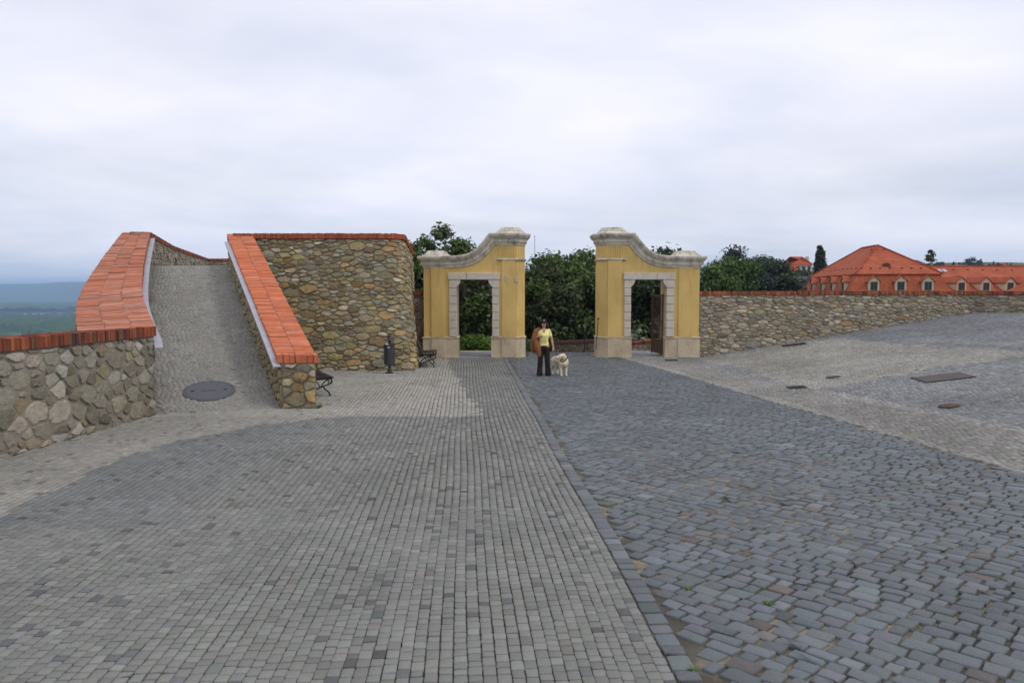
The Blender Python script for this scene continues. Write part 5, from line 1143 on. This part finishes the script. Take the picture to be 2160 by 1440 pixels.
tree('shaded tree standing low behind the gate gap', 'tree', (.4, 50.0, -3.4), 0, (.6, 50.5, .6), (3.2, 2.4, 2.7), 55, 340, .20, GD, 5, .2, 0, GT, cr=.32)
tree('dark tree showing above and through the right gateway', 'tree', (8.3, 46.5, -3.0), 0, (8.4, 47.0, 1.6), (3.0, 2.6, 3.0), 70, 360, .19, GD, 6, .22, 0, GT, cr=.31)
tree('bright leafy tree right above the boundary wall beside the gateway', 'tree', (13.7, 50.0, -4.0), 0, (13.7, 50.5, .9), (2.1, 2.0, 3.3), 75, 420, .13, (.085, .138, .030), 7, .22, 0, 'trees beyond the boundary wall', cr=.30)
tree('green rounded tree left of the dark blue green one beyond the wall', 'tree', (16.6, 58.0, -5.0), 0, (16.7, 58.0, 1.2), (2.3, 2.2, 3.7), 75, 420, .14, (.066, .112, .026), 8, .24, 0, 'trees beyond the boundary wall', cr=.30)
tree('dark conifer like tree between the rounded trees', 'tree', (24.0, 84.0, -7.0), 0, (25.6, 84.0, .9), (2.6, 2.4, 5.4), 70, 380, .18, (.034, .047, .038), 9, .26, 0, 'trees beyond the boundary wall', cr=.30)
tree('tall blue green rounded tree in the middle of the far clump', 'tree', (28.5, 92.0, -7.0), 0, (30.6, 92.0, 1.5), (3.0, 2.8, 5.6), 75, 400, .19, GB, 10, .28, 0, 'trees beyond the boundary wall', cr=.30)
tree('lower bluish tree at the right end of the far clump', 'tree', (37.5, 108.0, -8.0), 0, (38.6, 108.0, .4), (3.6, 3.0, 5.2), 65, 380, .22, GB, 11, .28, 0, 'trees beyond the boundary wall', cr=.30)
tree('small dark tree below the hillside villa', 'tree', (50.0, 132.0, -9.0), 0, (49.5, 132.0, .6), (4.0, 3.0, 5.0), 50, 280, .34, (.045, .075, .032), 12, .28, 0, 'trees beyond the boundary wall', cr=.32)
tree('hazy treetops on the slope left of the villa', 'tree', (52.0, 150.0, -9.0), 0, (52.5, 150.0, 2.0), (4.6, 3.0, 4.6), 50, 260, .38, (.055, .075, .045), 13, .28, 0, 'trees beyond the boundary wall', cr=.30)
pz = tp_(1731, 524, 112)[2]; px2 = tp_(1731, 524, 112)[0]
tree('tall narrow dark columnar tree left of the mansard roof', 'tree', (px2, 112, -8), 0, (px2, 112, (pz-2)/2+.4), (1.05, 1.0, (pz+2)/2-.2), 110, 160, .20, (.046, .066, .034), 14, .16, 0, None, 'column', .36)
tree('dark bushy tree at the foot of the columnar tree', 'tree', (px2-.6, 118, -8), 0, (px2-.9, 118, 1.4), (2.0, 1.8, 3.6), 36, 240, .28, (.038, .058, .030), 15, .16, 0, None, cr=.38)
q = tp_(1962, 563, 100)
tree('thin young tree with sparse leaves above the long roof', 'tree', (q[0], 100, -6), 0, (q[0], 100, 6.2), (.75, .7, 1.5), 16, 40, .20, (.075, .10, .05), 16, .07, 0, None, 'column', .42)
for k, (u, vt_, wd_, shp, cl) in enumerate(((1945, 553, 8, 'cone', (.05, .065, .05)), (1982, 552, 16, 'round', (.05, .068, .05)), (2012, 552, 8, 'cone', (.05, .065, .05)), (2023, 553, 5, 'column', (.045, .06, .045)), (2046, 546, 26, 'round', (.045, .065, .045)), (2066, 549, 16, 'round', (.04, .06, .042)),
                                          (2069, 547, 9, 'cone', (.04, .058, .042)), (2090, 557, 16, 'round', (.045, .065, .048)), (2096, 552, 6, 'cone', (.045, .062, .048)), (2105, 554, 9, 'cone', (.045, .06, .05)), (2120, 555, 9, 'round', (.05, .066, .052)), (2133, 555, 9, 'cone', (.042, .06, .045)), (2146, 557, 6, 'cone', (.05, .065, .052)), (2155, 557, 9, 'cone', (.05, .065, .052)))):
    Y_ = 430+12*k; t_ = tp_(u, vt_, Y_); g_ = tp_(u, 572, Y_); hh = (t_[2]-g_[2])/2; rw_ = wd_/2*Y_/FPX
    desc = {'cone': 'pointed far conifer', 'round': 'round far tree', 'column': 'slim far poplar'}[shp]
    place = ['just right of the mansard roof', 'right of the thin young tree', 'left of the cream skyline block', 'beside the cream skyline block', 'largest of the skyline, above the cream block', 'right of the largest skyline crown', 'rising behind the second largest skyline crown', 'low on the skyline beyond the cream block', 'tall and thin right of the cream block', 'wider, fourth from the right edge', 'above the small far white house', 'dark, third from the right edge', 'second from the right edge', 'nearest the right edge'][k]
    tree(f'{desc} {place}', 'tree', (t_[0], Y_, g_[2]-3), 0, (t_[0], Y_, g_[2]+hh), (rw_, rw_, hh*1.05), 22, 60, .55, cl, 60+k, .25, 0, 'far trees on the right skyline', shp, .42)
b = G(1004, 738)
tree('bright green clipped shrub behind the left doorway', 'shrub', (-1.60, 35.2, -.9), 0, (-1.62, 35.2, -.05), (.85, .6, .52), 40, 180, .07, GL, 20, cr=.36)
tree('pale flowering shrub low behind the right doorway', 'shrub', (5.6, 38.6, -1.2), 0, (5.9, 38.6, .2), (.7, .5, .45), 20, 80, .07, (.30, .32, .26), 21, cr=.34)
tree('dark green shrub at the left of the gate gap', 'shrub', (.9, 36.5, -1.2), 0, (.85, 36.5, -.35), (.55, .5, .6), 20, 120, .07, (.05, .09, .025), 22, cr=.36)

# ------------------------------------------------------------------ air
hz = MB().box((-21000, -20500, -90), (21000, 20500, 190)).build('haze', None); hz['kind'] = 'stuff'; tag(hz, 'pale blue summer haze over the far plain and hills', 'haze')
m = bpy.data.materials.new('haze air'); m.use_nodes = True; nt = m.node_tree; nt.nodes.clear(); out = nt.nodes.new('ShaderNodeOutputMaterial'); pvn = nt.nodes.new('ShaderNodeVolumePrincipled')
pvn.inputs['Color'].default_value = (.48, .70, 1.0, 1); pvn.inputs['Density'].default_value = 1.6e-4; nt.links.new(pvn.outputs[0], out.inputs['Volume']); hz.data.materials.append(m)
